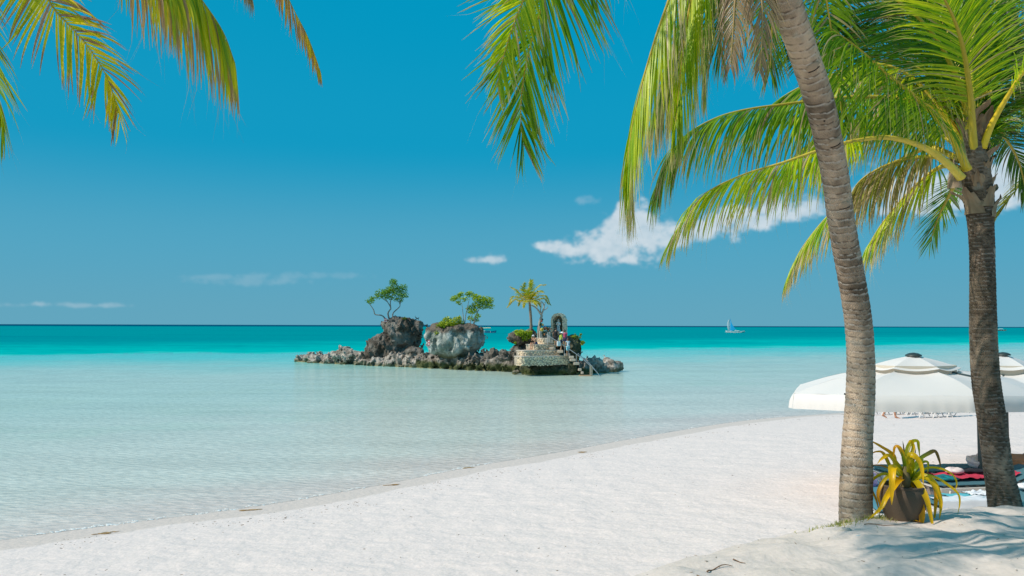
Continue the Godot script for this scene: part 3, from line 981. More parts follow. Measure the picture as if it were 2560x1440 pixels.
func build_shrine() -> void:
	var base := P(1394.5, 845, 72.2)
	var t := thing("shrine_niche", "round arched pebble covered niche with a statue inside", "shrine", base, deg_to_rad(-20.0))
	var m := Mesher.new()
	var h := 1.60           # where the arch springs
	var ro := 0.66
	var ri := 0.45
	var deep := 0.75
	var outer := [Vector2(-ro, 0), Vector2(-ro, h * 0.5)]
	var inner := [Vector2(-ri, 0), Vector2(-ri, h * 0.5)]
	for k in 13:
		var a := PI - PI * k / 12.0
		outer.append(Vector2(cos(a) * ro, h + sin(a) * ro))
		inner.append(Vector2(cos(a) * ri, h + sin(a) * ri))
	outer.append_array([Vector2(ro, h * 0.5), Vector2(ro, 0)])
	inner.append_array([Vector2(ri, h * 0.5), Vector2(ri, 0)])
	var c1 := Color(0.62, 0.55, 0.45)
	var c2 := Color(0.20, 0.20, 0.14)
	var spots := []
	var n := outer.size()
	for k in n - 1:
		var o0: Vector2 = outer[k]
		var o1: Vector2 = outer[k + 1]
		var i0: Vector2 = inner[k]
		var i1: Vector2 = inner[k + 1]
		m.tint = c1
		m.quad(m.q(Vector3(i0.x, i0.y, 0)), m.q(Vector3(i1.x, i1.y, 0)), m.q(Vector3(o1.x, o1.y, 0)), m.q(Vector3(o0.x, o0.y, 0)))
		m.quad(m.q(Vector3(o0.x, o0.y, 0)), m.q(Vector3(o1.x, o1.y, 0)), m.q(Vector3(o1.x, o1.y, -deep)), m.q(Vector3(o0.x, o0.y, -deep)))
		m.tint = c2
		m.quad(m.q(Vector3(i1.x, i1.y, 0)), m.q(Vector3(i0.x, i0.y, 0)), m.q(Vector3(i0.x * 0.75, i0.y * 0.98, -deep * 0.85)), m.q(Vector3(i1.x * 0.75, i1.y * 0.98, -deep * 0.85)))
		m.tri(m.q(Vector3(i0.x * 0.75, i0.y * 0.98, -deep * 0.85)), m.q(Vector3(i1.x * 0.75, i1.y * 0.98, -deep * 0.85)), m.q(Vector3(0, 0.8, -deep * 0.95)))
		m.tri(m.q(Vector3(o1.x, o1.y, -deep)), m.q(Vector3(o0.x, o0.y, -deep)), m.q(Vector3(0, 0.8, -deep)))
		var sl := o0.distance_to(o1)
		for q in int(sl * 0.2 / 0.0075):
			var f := rng.randf()
			var g := rng.randf()
			var p := o0.lerp(o1, f).lerp(i0.lerp(i1, f), g)
			spots.append([Vector3(p.x, p.y, 0.005), Vector3.BACK])
		var nn := Vector3((o0.x + o1.x) * 0.5, maxf(0.0, (o0.y + o1.y) * 0.5 - h), 0).normalized()
		for q in int(sl * deep / 0.012):
			var p := o0.lerp(o1, rng.randf())
			spots.append([Vector3(p.x, p.y, -rng.randf() * deep) + nn * 0.004, nn])
		for q in int(sl * deep / 0.016):
			var p := i0.lerp(i1, rng.randf())
			var z := rng.randf() * 0.85
			spots.append([Vector3(p.x * (1.0 - 0.25 * z), p.y * (1.0 - 0.02 * z), -z * deep) - nn * 0.004, -nn])
	var ar := part("arch", m.mesh(false), mat("mortar", 0.9), t)
	pebbles(ar, spots, 0.05)
	var pm := Mesher.new()
	pm.box(Transform3D(Basis.IDENTITY, Vector3(0, 0.2, -0.2)), Vector3(0.8, 0.4, 0.6), Color(0.16, 0.15, 0.11), 0.04)
	part("plinth", pm.mesh(), mat("mortar", 0.9), t)
	# the statue stands in the niche: a thing of its own
	var s := thing("statue", "pale robed praying figure with a light blue sash standing in the niche", "statue", base + Vector3(0.02, 0.40, -0.12).rotated(Vector3.UP, deg_to_rad(-20.0)), deg_to_rad(-20.0))
	s.scale = Vector3.ONE * 0.95
	var cm := mat("plaster", 0.5)
	var r := Mesher.new()
	var prof := [[0.001, 0.0], [0.20, 0.0], [0.205, 0.04], [0.175, 0.35], [0.15, 0.62], [0.165, 0.80], [0.195, 0.98], [0.175, 1.08], [0.07, 1.15], [0.001, 1.16]]
	r.lathe(Transform3D(Basis.from_scale(Vector3(1, 1, 0.75)), Vector3.ZERO), prof, 28, Color(0.62, 0.64, 0.63))
	for k in r.v.size():      # folds of the robe
		var an := atan2(r.v[k].z, r.v[k].x)
		var f := 1.0 + 0.07 * sin(an * 9.0) * clampf(1.0 - r.v[k].y, 0.0, 1.0)
		r.v[k] = Vector3(r.v[k].x * f, r.v[k].y, r.v[k].z * f)
	part("robe", r.mesh(), cm, s)
	var hd := Mesher.new()
	hd.ball(Vector3(0, 1.24, 0.02), Vector3(0.075, 0.10, 0.082), Color(0.55, 0.38, 0.28), 9, 12)
	hd.ball(Vector3(0, 1.23, 0.10), Vector3(0.014, 0.022, 0.016), Color(0.53, 0.36, 0.27), 5, 6)
	part("head", hd.mesh(), cm, s)
	var vl := Mesher.new()
	vl.ball(Vector3(0, 1.255, -0.025), Vector3(0.105, 0.125, 0.095), Color(0.66, 0.66, 0.64), 9, 14)
	vl.tube(PackedVector3Array([Vector3(0, 1.22, -0.05), Vector3(0, 1.0, -0.09), Vector3(0, 0.55, -0.11)]), PackedFloat32Array([0.11, 0.17, 0.16]), 12, Color(0.66, 0.66, 0.64), 0.5)
	part("veil", vl.mesh(), cm, s)
	for sd in [-1.0, 1.0]:
		var am := Mesher.new()
		am.tube(PackedVector3Array([Vector3(0.15 * sd, 1.04, 0), Vector3(0.19 * sd, 0.84, 0.05), Vector3(0.03 * sd, 0.93, 0.17)]), PackedFloat32Array([0.055, 0.06, 0.035]), 9, Color(0.62, 0.64, 0.63))
		part("arm", am.mesh(), cm, s)
		var hm := Mesher.new()
		hm.tube(PackedVector3Array([Vector3(0.025 * sd, 0.93, 0.18), Vector3(0.012 * sd, 1.03, 0.19)]), PackedFloat32Array([0.022, 0.012]), 7, Color(0.55, 0.38, 0.28))
		part("hand", hm.mesh(), cm, s)
	var sh := Mesher.new()
	sh.box(Transform3D(Basis(Vector3.RIGHT, -0.06), Vector3(0, 0.48, 0.125)), Vector3(0.11, 0.55, 0.02), Color(0.22, 0.42, 0.50), 0.008)
	sh.lathe(Transform3D(Basis.from_scale(Vector3(1, 1, 0.78)), Vector3(0, 0.70, 0)), [[0.155, 0.0], [0.168, 0.01], [0.170, 0.06], [0.160, 0.07]], 20, Color(0.22, 0.42, 0.50))
	part("sash", sh.mesh(), cm, s)
	# low concrete slabs and flowers beside the niche
	var slab := mat("concrete", 0.9)
	for q in [["upright grey concrete slab left of the bare tree beside the shrine", 1348, 846, 30, 0.36, 0.12], ["shorter grey concrete block leaning in front of the taller slab", 1352, 862, 34, 0.28, 0.2]]:
		var bm := Mesher.new()
		var p := P(q[1], q[2], 71.8 if q[3] < 32 else 71.3)
		bm.box(Transform3D(Basis(Vector3.UP, 0.25), p + Vector3(0, q[3] / 28.0 * 0.5, 0)), Vector3(q[4], q[3] / 28.0, q[5]), Color(0.36, 0.35, 0.31), 0.03)
		tag(part(numbered("concrete_slab"), bm.mesh(), slab, self), q[0], "slab")
	var wl := Mesher.new()
	wl.box(Transform3D(Basis.IDENTITY, P(1366, 838, 72.4)), Vector3(0.8, 0.75, 0.4), Color(0.30, 0.26, 0.2), 0.03)
	tag(part("flower_ledge", wl.mesh(), slab, self), "low stone ledge carrying red and orange flowers left of the niche", "ledge")
	var fm := Mesher.new()
	for k in 90:
		var p := P(1358 + rng.randf() * 18.0, 818 + rng.randf() * 9.0, 72.0 + rng.randf_range(-0.2, 0.3))
		var cs := [Color(0.55, 0.06, 0.03), Color(0.62, 0.17, 0.03), Color(0.48, 0.10, 0.12), Color(0.10, 0.20, 0.03), Color(0.62, 0.42, 0.30)]
		fm.ball(p, Vector3.ONE * rng.randf_range(0.035, 0.075), cs[rng.randi() % 5], 3, 5)
	tag(part("flower_bed", fm.mesh(false), mat("petal", 0.6), self), "mass of red and orange flowers left of the niche", "flowers", "", "stuff")
	var blk := Mesher.new()
	blk.box(Transform3D(Basis.IDENTITY, P(1372, 843, 70.9)), Vector3(0.3, 0.9, 0.3), Color(0.42, 0.40, 0.36), 0.03)
	blk.box(Transform3D(Basis.IDENTITY, P(1372, 852, 70.95)), Vector3(0.75, 0.5, 0.35), Color(0.46, 0.42, 0.36), 0.05)
	tag(part("offering_stone", blk.mesh(), slab, self), "grey offering stone in front of the flowers and niche", "stone block")

func build_islet_plants() -> void:
	var d := 88.2
	small_tree("gnarled_tree", "wind bent tree with three thin crooked trunks on the tall left stack", d, [
		[[[976, 806], [970, 785], [974, 776], [977, 770], [969, 755], [963, 745]], 0.10, 0.03], [[[977, 771], [976, 755], [982, 738], [984, 720]], 0.07, 0.02],
		[[[982, 800], [982, 786], [985, 780], [996, 770], [1000, 762], [992, 745]], 0.08, 0.03], [[[1000, 762], [1004, 745], [1008, 735]], 0.05, 0.02], [[[966, 800], [955, 789], [938, 786], [934, 775], [927, 764], [922, 758]], 0.08, 0.03], [[[969, 755], [955, 745], [945, 738]], 0.04, 0.02]],
		[[984, 706, 9, 8, 150], [984, 722, 13, 9, 220], [970, 728, 12, 9, 180], [956, 732, 14, 8, 170], [945, 740, 9, 7, 90], [990, 735, 12, 8, 130], [1006, 722, 11, 11, 210], [1008, 738, 11, 7, 120], [1000, 750, 9, 5, 60], [964, 742, 12, 6, 90], [925, 753, 10, 6, 110], [930, 746, 6, 5, 50], [990, 748, 6, 5, 40], [975, 745, 6, 4, 40]],
		0.10, Color(0.07, 0.20, 0.02), Color(0.34, 0.52, 0.05), Color(0.20, 0.19, 0.17))
	small_tree("gnarled_tree", "spreading bright leaved tree leaning right on the middle boulder", 80.0, [
		[[[1162, 812], [1163, 795], [1166, 780], [1170, 762], [1174, 745]], 0.055, 0.02], [[[1160, 812], [1158, 790], [1156, 770], [1154, 756]], 0.05, 0.015], [[[1184, 812], [1188, 795], [1193, 782], [1200, 770], [1212, 758]], 0.085, 0.02], [[[1193, 782], [1184, 768], [1180, 758]], 0.05, 0.02], [[[1176, 812], [1178, 795], [1183, 780]], 0.05, 0.02]],
		[[1132, 748, 7, 5, 60], [1142, 743, 9, 5, 80], [1152, 737, 8, 6, 80], [1160, 748, 9, 5, 70], [1174, 735, 9, 6, 110], [1146, 757, 6, 5, 40], [1188, 742, 9, 6, 90], [1200, 748, 14, 8, 190], [1215, 752, 13, 9, 190], [1228, 750, 6, 7, 60], [1225, 765, 9, 6, 80], [1205, 764, 13, 8, 170], [1186, 766, 9, 8, 120], [1180, 778, 11, 6, 110], [1172, 770, 6, 6, 50], [1194, 790, 7, 5, 50], [1175, 795, 6, 5, 40], [1188, 800, 8, 5, 50]],
		0.10, Color(0.12, 0.26, 0.01), Color(0.58, 0.66, 0.03), Color(0.36, 0.33, 0.28))
	small_tree("shrub", "bright yellow green shrub covering the top of the middle boulder", 79.4, [[[[1110, 828], [1112, 815], [1116, 803]], 0.04, 0.02], [[[1140, 825], [1141, 812], [1145, 803]], 0.04, 0.02], [[[1135, 845], [1133, 835], [1137, 825]], 0.03, 0.02]],
		[[1118, 800, 10, 7, 130], [1110, 812, 13, 8, 190], [1098, 818, 9, 8, 120], [1128, 808, 10, 8, 140], [1142, 802, 12, 8, 170], [1150, 810, 8, 8, 110], [1148, 795, 6, 5, 50], [1122, 822, 11, 7, 110], [1100, 828, 9, 6, 80], [1158, 822, 6, 6, 60], [1160, 829, 8, 7, 130], [1140, 815, 10, 7, 110], [1092, 832, 6, 5, 50], [1116, 832, 8, 6, 60], [1106, 807, 8, 5, 50]],
		0.10, Color(0.14, 0.26, 0.01), Color(0.66, 0.68, 0.04), Color(0.30, 0.26, 0.2), "shrub")
	small_tree("shrub", "dense yellow green shrub on the rounded boulder left of the terraces", 71.6, [[[[1312, 850], [1310, 842], [1306, 835]], 0.03, 0.015], [[[1316, 850], [1318, 840], [1320, 834]], 0.03, 0.015]],
		[[1291, 829, 6, 4, 60], [1299, 833, 9, 6, 130], [1310, 837, 9, 7, 150], [1319, 832, 8, 6, 130], [1323, 840, 7, 7, 110], [1312, 846, 7, 6, 90], [1327, 832, 4, 4, 40], [1288, 857, 3, 3, 25], [1304, 828, 6, 4, 60]],
		0.09, Color(0.12, 0.26, 0.01), Color(0.62, 0.66, 0.03), Color(0.30, 0.26, 0.2), "shrub")
	small_tree("shrub", "sparse spiky shrub sticking out right of the dark pillar", 72.0, [[[[1436, 858], [1445, 846], [1454, 834]], 0.03, 0.012], [[[1436, 862], [1448, 858], [1458, 856]], 0.03, 0.012], [[[1434, 856], [1440, 846], [1441, 836]], 0.025, 0.01]],
		[[1452, 836, 3, 2, 22], [1446, 843, 5, 4, 40], [1440, 848, 5, 4, 40], [1438, 838, 2, 4, 18], [1450, 854, 6, 3, 45], [1457, 856, 4, 3, 40], [1442, 858, 5, 4, 40], [1432, 842, 4, 3, 40], [1456, 861, 4, 2, 20]],
		0.09, Color(0.18, 0.28, 0.03), Color(0.55, 0.58, 0.06), Color(0.3, 0.26, 0.2), "shrub")
	small_tree("shrub", "tuft of low green plants on the right side of the tall stack", 87.5, [[[[1008, 806], [1009, 802]], 0.02, 0.01]],
		[[1012, 796, 4, 3, 45], [1000, 800, 6, 3, 50], [1006, 798, 4, 2, 25]], 0.09, Color(0.08, 0.14, 0.02), Color(0.34, 0.38, 0.03), Color(0.2, 0.18, 0.15), "shrub")
	# the bare tree beside the niche, with garlands
	var t := small_tree("bare_tree", "bare grey tree with stubby branches and garlands beside the shrine", 71.6, [
		[[[1351, 864], [1353, 850], [1350, 830], [1349, 812], [1351, 800], [1354, 790], [1352, 782]], 0.16, 0.10], [[[1352, 786], [1345, 775], [1338, 768], [1328, 763]], 0.09, 0.05], [[[1353, 788], [1358, 775], [1360, 764], [1355, 754]], 0.085, 0.04], [[[1358, 776], [1366, 772], [1370, 767]], 0.05, 0.03], [[[1359, 768], [1362, 760], [1363, 755]], 0.045, 0.03], [[[1352, 782], [1351, 774], [1352, 765], [1354, 752]], 0.05, 0.025]],
		[[1354, 800, 3, 4, 30], [1352, 812, 3, 4, 20], [1357, 834, 4, 6, 40], [1353, 845, 4, 6, 40]], 0.09, Color(0.01, 0.05, 0.02), Color(0.06, 0.16, 0.04), Color(0.34, 0.31, 0.27))
	for q in [[1355, 824, 0.17, Color(0.62, 0.50, 0.10)], [1357, 812, 0.1, Color(0.6, 0.45, 0.12)], [1354, 803, 0.08, Color(0.55, 0.06, 0.05)], [1361, 836, 0.09, Color(0.5, 0.2, 0.08)]]:
		var m := Mesher.new()
		m.ball(P(q[0], q[1], 71.3), Vector3(q[2], q[2], 0.06), q[3], 5, 8)
		m.ball(P(q[0], q[1], 71.22), Vector3(q[2] * 0.4, q[2] * 0.4, 0.04), Color(0.4, 0.12, 0.02), 4, 6)
		part("flower", m.mesh(), mat("petal", 0.6), t)
	# the palm on the islet
	var pl := thing("coconut_palm", "small sunlit coconut palm rising behind the stone terraces", "palm tree")
	var tm := Mesher.new()
	branch(tm, pix([[1327, 845, 72.6], [1328, 820, 72.6], [1327, 795, 72.5], [1325, 770, 72.4], [1324, 752, 72.3]]), 0.15, 0.10, Color(0.26, 0.21, 0.17))
	part("trunk", tm.mesh(), mat("twig_bark", 0.9), pl)
	for q in [[[1322, 735], [1327, 718], [1329, 701], -1.0], [[1314, 738], [1308, 722], [1311, 708], 0.6], [[1302, 738], [1290, 725], [1278, 718], 1.2], [[1300, 745], [1284, 742], [1272, 762], -0.8], [[1304, 752], [1288, 750], [1270, 766], 0.3], [[1310, 752], [1302, 752], [1296, 764], 1.5], [[1334, 730], [1346, 716], [1361, 712], 0.2], [[1338, 735], [1350, 727], [1357, 730], -1.2], [[1344, 742], [1362, 740], [1375, 760], -0.5], [[1340, 750], [1358, 746], [1370, 758], 0.9], [[1334, 752], [1346, 756], [1352, 768], 1.5], [[1318, 752], [1312, 758], [1309, 768], -1.6], [[1330, 752], [1338, 758], [1342, 766], -1.4]]:
		frond(pl, [P(1324, 754, 72.3), P(q[0][0], q[0][1], 72.3 + q[3] * 0.5), P(q[1][0], q[1][1], 72.3 + q[3]), P(q[2][0], q[2][1], 72.3 + q[3] * 1.3)],
			{"len": 0.6, "w": 0.095, "gap": 0.06, "r0": 0.04, "start": 0.12, "droop": 0.32, "tone": [Color(0.20, 0.30, 0.008), Color(0.80, 0.62, 0.02), Color(0.7, 0.45, 0.25)], "dry": 0.25, "rib": Color(0.5, 0.42, 0.04)})
	# two little red notices
	for q in [["small red and white notice at the foot of the tree on the tall stack", 964, 801, 86.5, 0.34, 0.42, 0.15], ["narrow red and white notice hung on the left side of the pale boulder", 1072, 857, 77.7, 0.24, 0.55, -0.5]]:
		var s := thing("notice", q[0], "sign", P(q[1], q[2], q[3]), q[6])
		var m := Mesher.new()
		m.box(Transform3D.IDENTITY, Vector3(q[4], q[5], 0.03), Color(0.45, 0.06, 0.07), 0.005)
		part("plate", m.mesh(), mat("paint", 0.5), s)
		for k in 2:
			for l in 2:
				var w := Mesher.new()
				w.box(Transform3D(Basis.IDENTITY, Vector3((k - 0.5) * q[4] * 0.44, (l - 0.5) * q[5] * 0.45, 0.018)), Vector3(q[4] * 0.33, q[5] * 0.26, 0.008), Color(0.66, 0.6, 0.6))
				part("white_panel", w.mesh(), mat("paint", 0.5), s)

func build_islet_people() -> void:
	var tan := Color(0.43, 0.235, 0.14)
	person("shirtless person in a white cap and dark trunks seated on the terrace edge", P(1340, 860, 70.5) + Vector3(0, -0.50, 0), deg_to_rad(-62.0),
		{"hip": Vector3(0, 0.56, 0), "chest": Vector3(0, 0.90, 0.10), "neck": Vector3(0, 1.05, 0.17), "head": Vector3(0, 1.17, 0.23), "sl": Vector3(-0.18, 1.0, 0.12), "sr": Vector3(0.18, 1.0, 0.12), "el": Vector3(-0.20, 0.80, 0.30), "er": Vector3(0.20, 0.80, 0.30), "wl": Vector3(-0.06, 1.0, 0.40), "wr": Vector3(0.06, 1.0, 0.40),
		"hl": Vector3(-0.1, 0.54, 0.02), "hr": Vector3(0.1, 0.54, 0.02), "kl": Vector3(-0.15, 0.56, 0.45), "kr": Vector3(0.15, 0.56, 0.45), "al": Vector3(-0.14, 0.08, 0.46), "ar": Vector3(0.16, 0.08, 0.46), "tl": Vector3(-0.15, 0.03, 0.63), "tr": Vector3(0.17, 0.03, 0.63)},
		{"skin": Color(0.50, 0.27, 0.17), "shorts": Color(0.02, 0.04, 0.11), "shorts_len": 0.25, "cap": Color(0.62, 0.66, 0.72), "face": Vector3(0, -0.25, 1)})
	person("person in a black tank top and shorts holding the handrail below the niche", P(1389, 868, 70.4), deg_to_rad(150.0),
		{"kr": Vector3(0.12, 0.55, 0.16), "ar": Vector3(0.12, 0.22, 0.1), "tr": Vector3(0.12, 0.18, 0.26), "head": Vector3(0, 1.56, 0.07), "er": Vector3(0.30, 1.14, 0.06), "wr": Vector3(0.38, 0.98, 0.24), "el": Vector3(-0.26, 1.14, 0.10), "wl": Vector3(-0.16, 1.30, 0.28)},
		{"skin": tan, "shirt": Color(0.012, 0.013, 0.016), "shorts": Color(0.012, 0.013, 0.018), "shorts_len": 0.62, "face": Vector3(0, -0.3, 1)})
	var l := person("person in a lime shirt and navy shorts with a white sun hat on the stairs", P(1402, 876, 70.0), deg_to_rad(100.0),
		{"kr": Vector3(0.10, 0.52, 0.12), "head": Vector3(0, 1.56, 0.06), "el": Vector3(-0.25, 1.10, 0.10), "wl": Vector3(-0.12, 1.08, 0.32), "er": Vector3(0.25, 1.10, 0.10), "wr": Vector3(0.12, 1.08, 0.32)},
		{"skin": tan, "shirt": Color(0.42, 0.52, 0.06), "sleeves": 0.5, "shorts": Color(0.012, 0.02, 0.05), "shorts_len": 0.35, "hat": Color(0.78, 0.78, 0.80), "long_hair": true}, 0.95)
	var bag := thing("tote_bag", "white and pale blue tote bag hanging from the lime shirted person", "bag", P(1397, 858, 69.75))
	var bm := Mesher.new()
	bm.box(Transform3D(Basis(Vector3.UP, 0.5), Vector3(0, -0.05, 0)), Vector3(0.36, 0.40, 0.14), Color(0.60, 0.70, 0.74), 0.06)
	part("sack", bm.mesh(), mat("clothing", 0.85), bag)
	for s in [-0.08, 0.08]:
		var hm := Mesher.new()
		hm.tube(PackedVector3Array([Vector3(s, 0.14, 0), Vector3(s + 0.05, 0.38, -0.06), Vector3(s + 0.1, 0.5, -0.14)]), PackedFloat32Array([0.014, 0.014, 0.014]), 6, Color(0.6, 0.68, 0.7))
		part("strap", hm.mesh(), mat("clothing", 0.85), bag)
	person("person in a pink top half hidden behind the white sun hat", P(1412, 868, 70.9), deg_to_rad(170.0), {"er": Vector3(0.30, 1.25, 0.1), "wr": Vector3(0.26, 1.5, 0.16)}, {"skin": tan, "shirt": Color(0.50, 0.08, 0.16), "sleeves": 0.3, "shorts": Color(0.03, 0.05, 0.16)}, 0.9)
	person("youngster in a blue and white tank top with turquoise patterned shorts", P(1420, 889, 69.7), deg_to_rad(205.0), {"kl": Vector3(-0.10, 0.5, 0.08)}, {"skin": tan, "shirt": Color(0.68, 0.72, 0.75), "print": Color(0.05, 0.34, 0.52), "shorts": Color(0.03, 0.42, 0.55), "shorts_print": Color(0.55, 0.70, 0.74), "shorts_len": 0.72, "hair": Color(0.06, 0.02, 0.012)}, 0.88)

# ---------------------------------------------------------------- boats
func hull(m: Mesher, l: float, w: float, h: float, col: Color, sheer := 0.5) -> void:
	var n := 16
	var rows := []
	for i in n + 1:
		var u := float(i) / n * 2.0 - 1.0
		var k := 1.0 - absf(u) * absf(u) * absf(u)
		var y := h + sheer * u * u * h
		var ww := w * 0.5 * maxf(k, 0.03)
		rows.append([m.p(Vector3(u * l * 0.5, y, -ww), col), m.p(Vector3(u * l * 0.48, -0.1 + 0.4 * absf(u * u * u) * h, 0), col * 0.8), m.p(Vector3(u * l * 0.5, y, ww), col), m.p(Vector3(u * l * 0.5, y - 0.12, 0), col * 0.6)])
	for i in n:
		for k in 4:
			var k2 := (k + 1) % 4
			m.quad(rows[i][k], rows[i][k2], rows[i + 1][k2], rows[i + 1][k])

func build_boats() -> void:
	var paint := mat("boat_paint", 0.5)
	for q in [["outrigger boat with a cream awning half hidden behind the middle boulder", 1219, 458.0, 832, 10.5, 0.0, 1.0], ["long far outrigger boat with a white roof just right of the dark trunk", 2502, 700.0, 827, 13.0, 0.12, 0.7]]:
		var at := G(q[1], q[3])
		var t := thing("outrigger_boat", q[0], "boat", at, q[5])
		var m := Mesher.new()
		hull(m, q[4], 1.3, 0.85, Color(0.10, 0.30, 0.48) if q[6] == 1.0 else Color(0.42, 0.36, 0.22), 0.8)
		part("hull", m.mesh(), paint, t)
		var rf := Mesher.new()
		var rc := Color(0.80, 0.60, 0.28) if q[6] == 1.0 else Color(0.72, 0.72, 0.72)
		for k in 8:
			var z0 := -1.1 + k * 0.275
			var f := func(z: float) -> float: return 2.75 * q[6] + 0.4 - 0.22 * z * z
			rf.tint = rc
			rf.quad(rf.q(Vector3(-3.2, f.call(z0) - 0.15, z0 * 1.3)), rf.q(Vector3(-3.2, f.call(z0 + 0.275) - 0.15, (z0 + 0.275) * 1.3)), rf.q(Vector3(1.9, f.call(z0 + 0.275), (z0 + 0.275) * 1.3)), rf.q(Vector3(1.9, f.call(z0), z0 * 1.3)))
		part("awning", rf.mesh(), paint, t)
		for x in [-3.0, -1.4, 0.3, 1.8]:
			for z in [-0.6, 0.6]:
				var pm := Mesher.new()
				pm.tube(PackedVector3Array([Vector3(x, 0.7, z), Vector3(x, 2.6 * q[6] + 0.5, z)]), PackedFloat32Array([0.04, 0.04]), 5, Color(0.6, 0.6, 0.58))
				part("awning_post", pm.mesh(), paint, t)
		var cb := Mesher.new()
		cb.box(Transform3D(Basis.IDENTITY, Vector3(-0.5, 1.1, 0)), Vector3(3.8, 0.55, 1.2), Color(0.60, 0.64, 0.66), 0.05)
		part("cabin_side", cb.mesh(), paint, t)
		for z in [-3.0, 3.0]:
			var om := Mesher.new()
			var pts := spline([Vector3(-4.0, 0.4, z), Vector3(-2.5, 0.12, z), Vector3(2.5, 0.12, z), Vector3(4.6, 0.6, z)], 10)
			var rr := PackedFloat32Array()
			rr.resize(pts.size())
			rr.fill(0.09)
			om.tube(pts, rr, 6, Color(0.12, 0.36, 0.55) if q[6] == 1.0 else Color(0.40, 0.34, 0.2))
			part("outrigger", om.mesh(), paint, t)
		for x in [-1.8, 1.8]:
			var am := Mesher.new()
			am.tube(spline([Vector3(x, 0.2, -3.0), Vector3(x, 1.0, -1.4), Vector3(x, 1.1, 0), Vector3(x, 1.0, 1.4), Vector3(x, 0.2, 3.0)], 12), PackedFloat32Array([0.06, 0.06, 0.06, 0.06, 0.06, 0.06, 0.06, 0.06, 0.06, 0.06, 0.06, 0.06, 0.06]), 6, Color(0.62, 0.62, 0.58))
			part("outrigger_arm", am.mesh(), paint, t)
		if q[6] == 1.0:
			for pr in [[Vector3(-2.8, 0.9, 0.4), Vector3(-4.2, 4.6, 0)], [Vector3(-5.0, 0.9, 0), Vector3(-4.2, 4.6, 0)]]:
				var mm := Mesher.new()
				mm.tube(PackedVector3Array(pr), PackedFloat32Array([0.05, 0.05]), 5, Color(0.25, 0.27, 0.28))
				part("mast", mm.mesh(), paint, t)
	# the sailing outrigger
	var at := G(1838, 831.5)
	var t := thing("sailing_outrigger", "white sailing outrigger with a tall blue and white sail", "sailboat", at, -0.55)
	var m := Mesher.new()
	hull(m, 13.0, 0.9, 0.7, Color(0.72, 0.73, 0.74), 0.9)
	part("hull", m.mesh(), paint, t)
	for z in [-3.2, 3.2]:
		var om := Mesher.new()
		om.tube(spline([Vector3(-5.6, 0.3, z), Vector3(-3, 0.1, z), Vector3(3, 0.1, z), Vector3(5.6, 0.4, z)], 8), PackedFloat32Array([0.1, 0.1, 0.1, 0.1, 0.1, 0.1, 0.1, 0.1, 0.1]), 6, Color(0.7, 0.7, 0.7))
		part("outrigger", om.mesh(), paint, t)
	for x in [-2.2, 2.2]:
		var am := Mesher.new()
		am.tube(PackedVector3Array([Vector3(x, 0.2, -3.2), Vector3(x, 0.9, 0), Vector3(x, 0.2, 3.2)]), PackedFloat32Array([0.07, 0.07, 0.07]), 6, Color(0.7, 0.7, 0.7))
		part("outrigger_arm", am.mesh(), paint, t)
	var mast := Mesher.new()
	mast.tube(PackedVector3Array([Vector3(-3.6, 0.5, 0), Vector3(-3.1, 9.9, 0)]), PackedFloat32Array([0.09, 0.05]), 6, Color(0.6, 0.6, 0.6))
	part("mast", mast.mesh(), paint, t)
	for q in [["jib_sail", Color(0.74, 0.75, 0.76), [[-4.0, 1.0], [-3.3, 9.3]], [[-4.4, 1.2], [-5.2, 4.5], [-4.8, 7.5], [-3.4, 9.3]]], ["mainsail", Color(0.0, 0.42, 0.78), [[-3.6, 1.1], [-3.1, 9.8]], [[0.6, 1.9], [-1.2, 4.6], [-2.2, 6.5], [-3.0, 9.8]]]]:
		var sm := Mesher.new()
		var n := 10
		var e1 := spline([Vector3(q[2][0][0], q[2][0][1], 0), Vector3(q[2][1][0], q[2][1][1], 0)], n)
		var pts := []
		for k in q[3]:
			pts.append(Vector3(k[0], k[1], 0.5))
		var e2 := spline(pts, n)
		for i in n + 1:
			for k in 5:
				var f := k / 4.0
				sm.p(e1[i].lerp(e2[i], f) + Vector3(0, 0, 0.9 * f * (1.0 - f)), q[1])
		for i in n:
			for k in 4:
				var a := i * 5 + k
				sm.quad(a, a + 1, a + 6, a + 5)
		part(q[0], sm.mesh(), mat("sailcloth", 0.7, {"backlight_enabled": true, "backlight": Color(0.92, 0.92, 0.92)}), t)
	var bm := Mesher.new()
	bm.tube(PackedVector3Array([Vector3(-3.5, 1.0, 0.1), Vector3(0.8, 1.8, 0.5)]), PackedFloat32Array([0.08, 0.06]), 6, Color(0.66, 0.7, 0.7))
	part("boom", bm.mesh(), paint, t)
	var cr := Mesher.new()
	cr.box(Transform3D(Basis.IDENTITY, Vector3(1.4, 1.1, 0)), Vector3(3.4, 0.35, 1.4), Color(0.70, 0.70, 0.70), 0.08)
	part("deck_netting", cr.mesh(), paint, t)

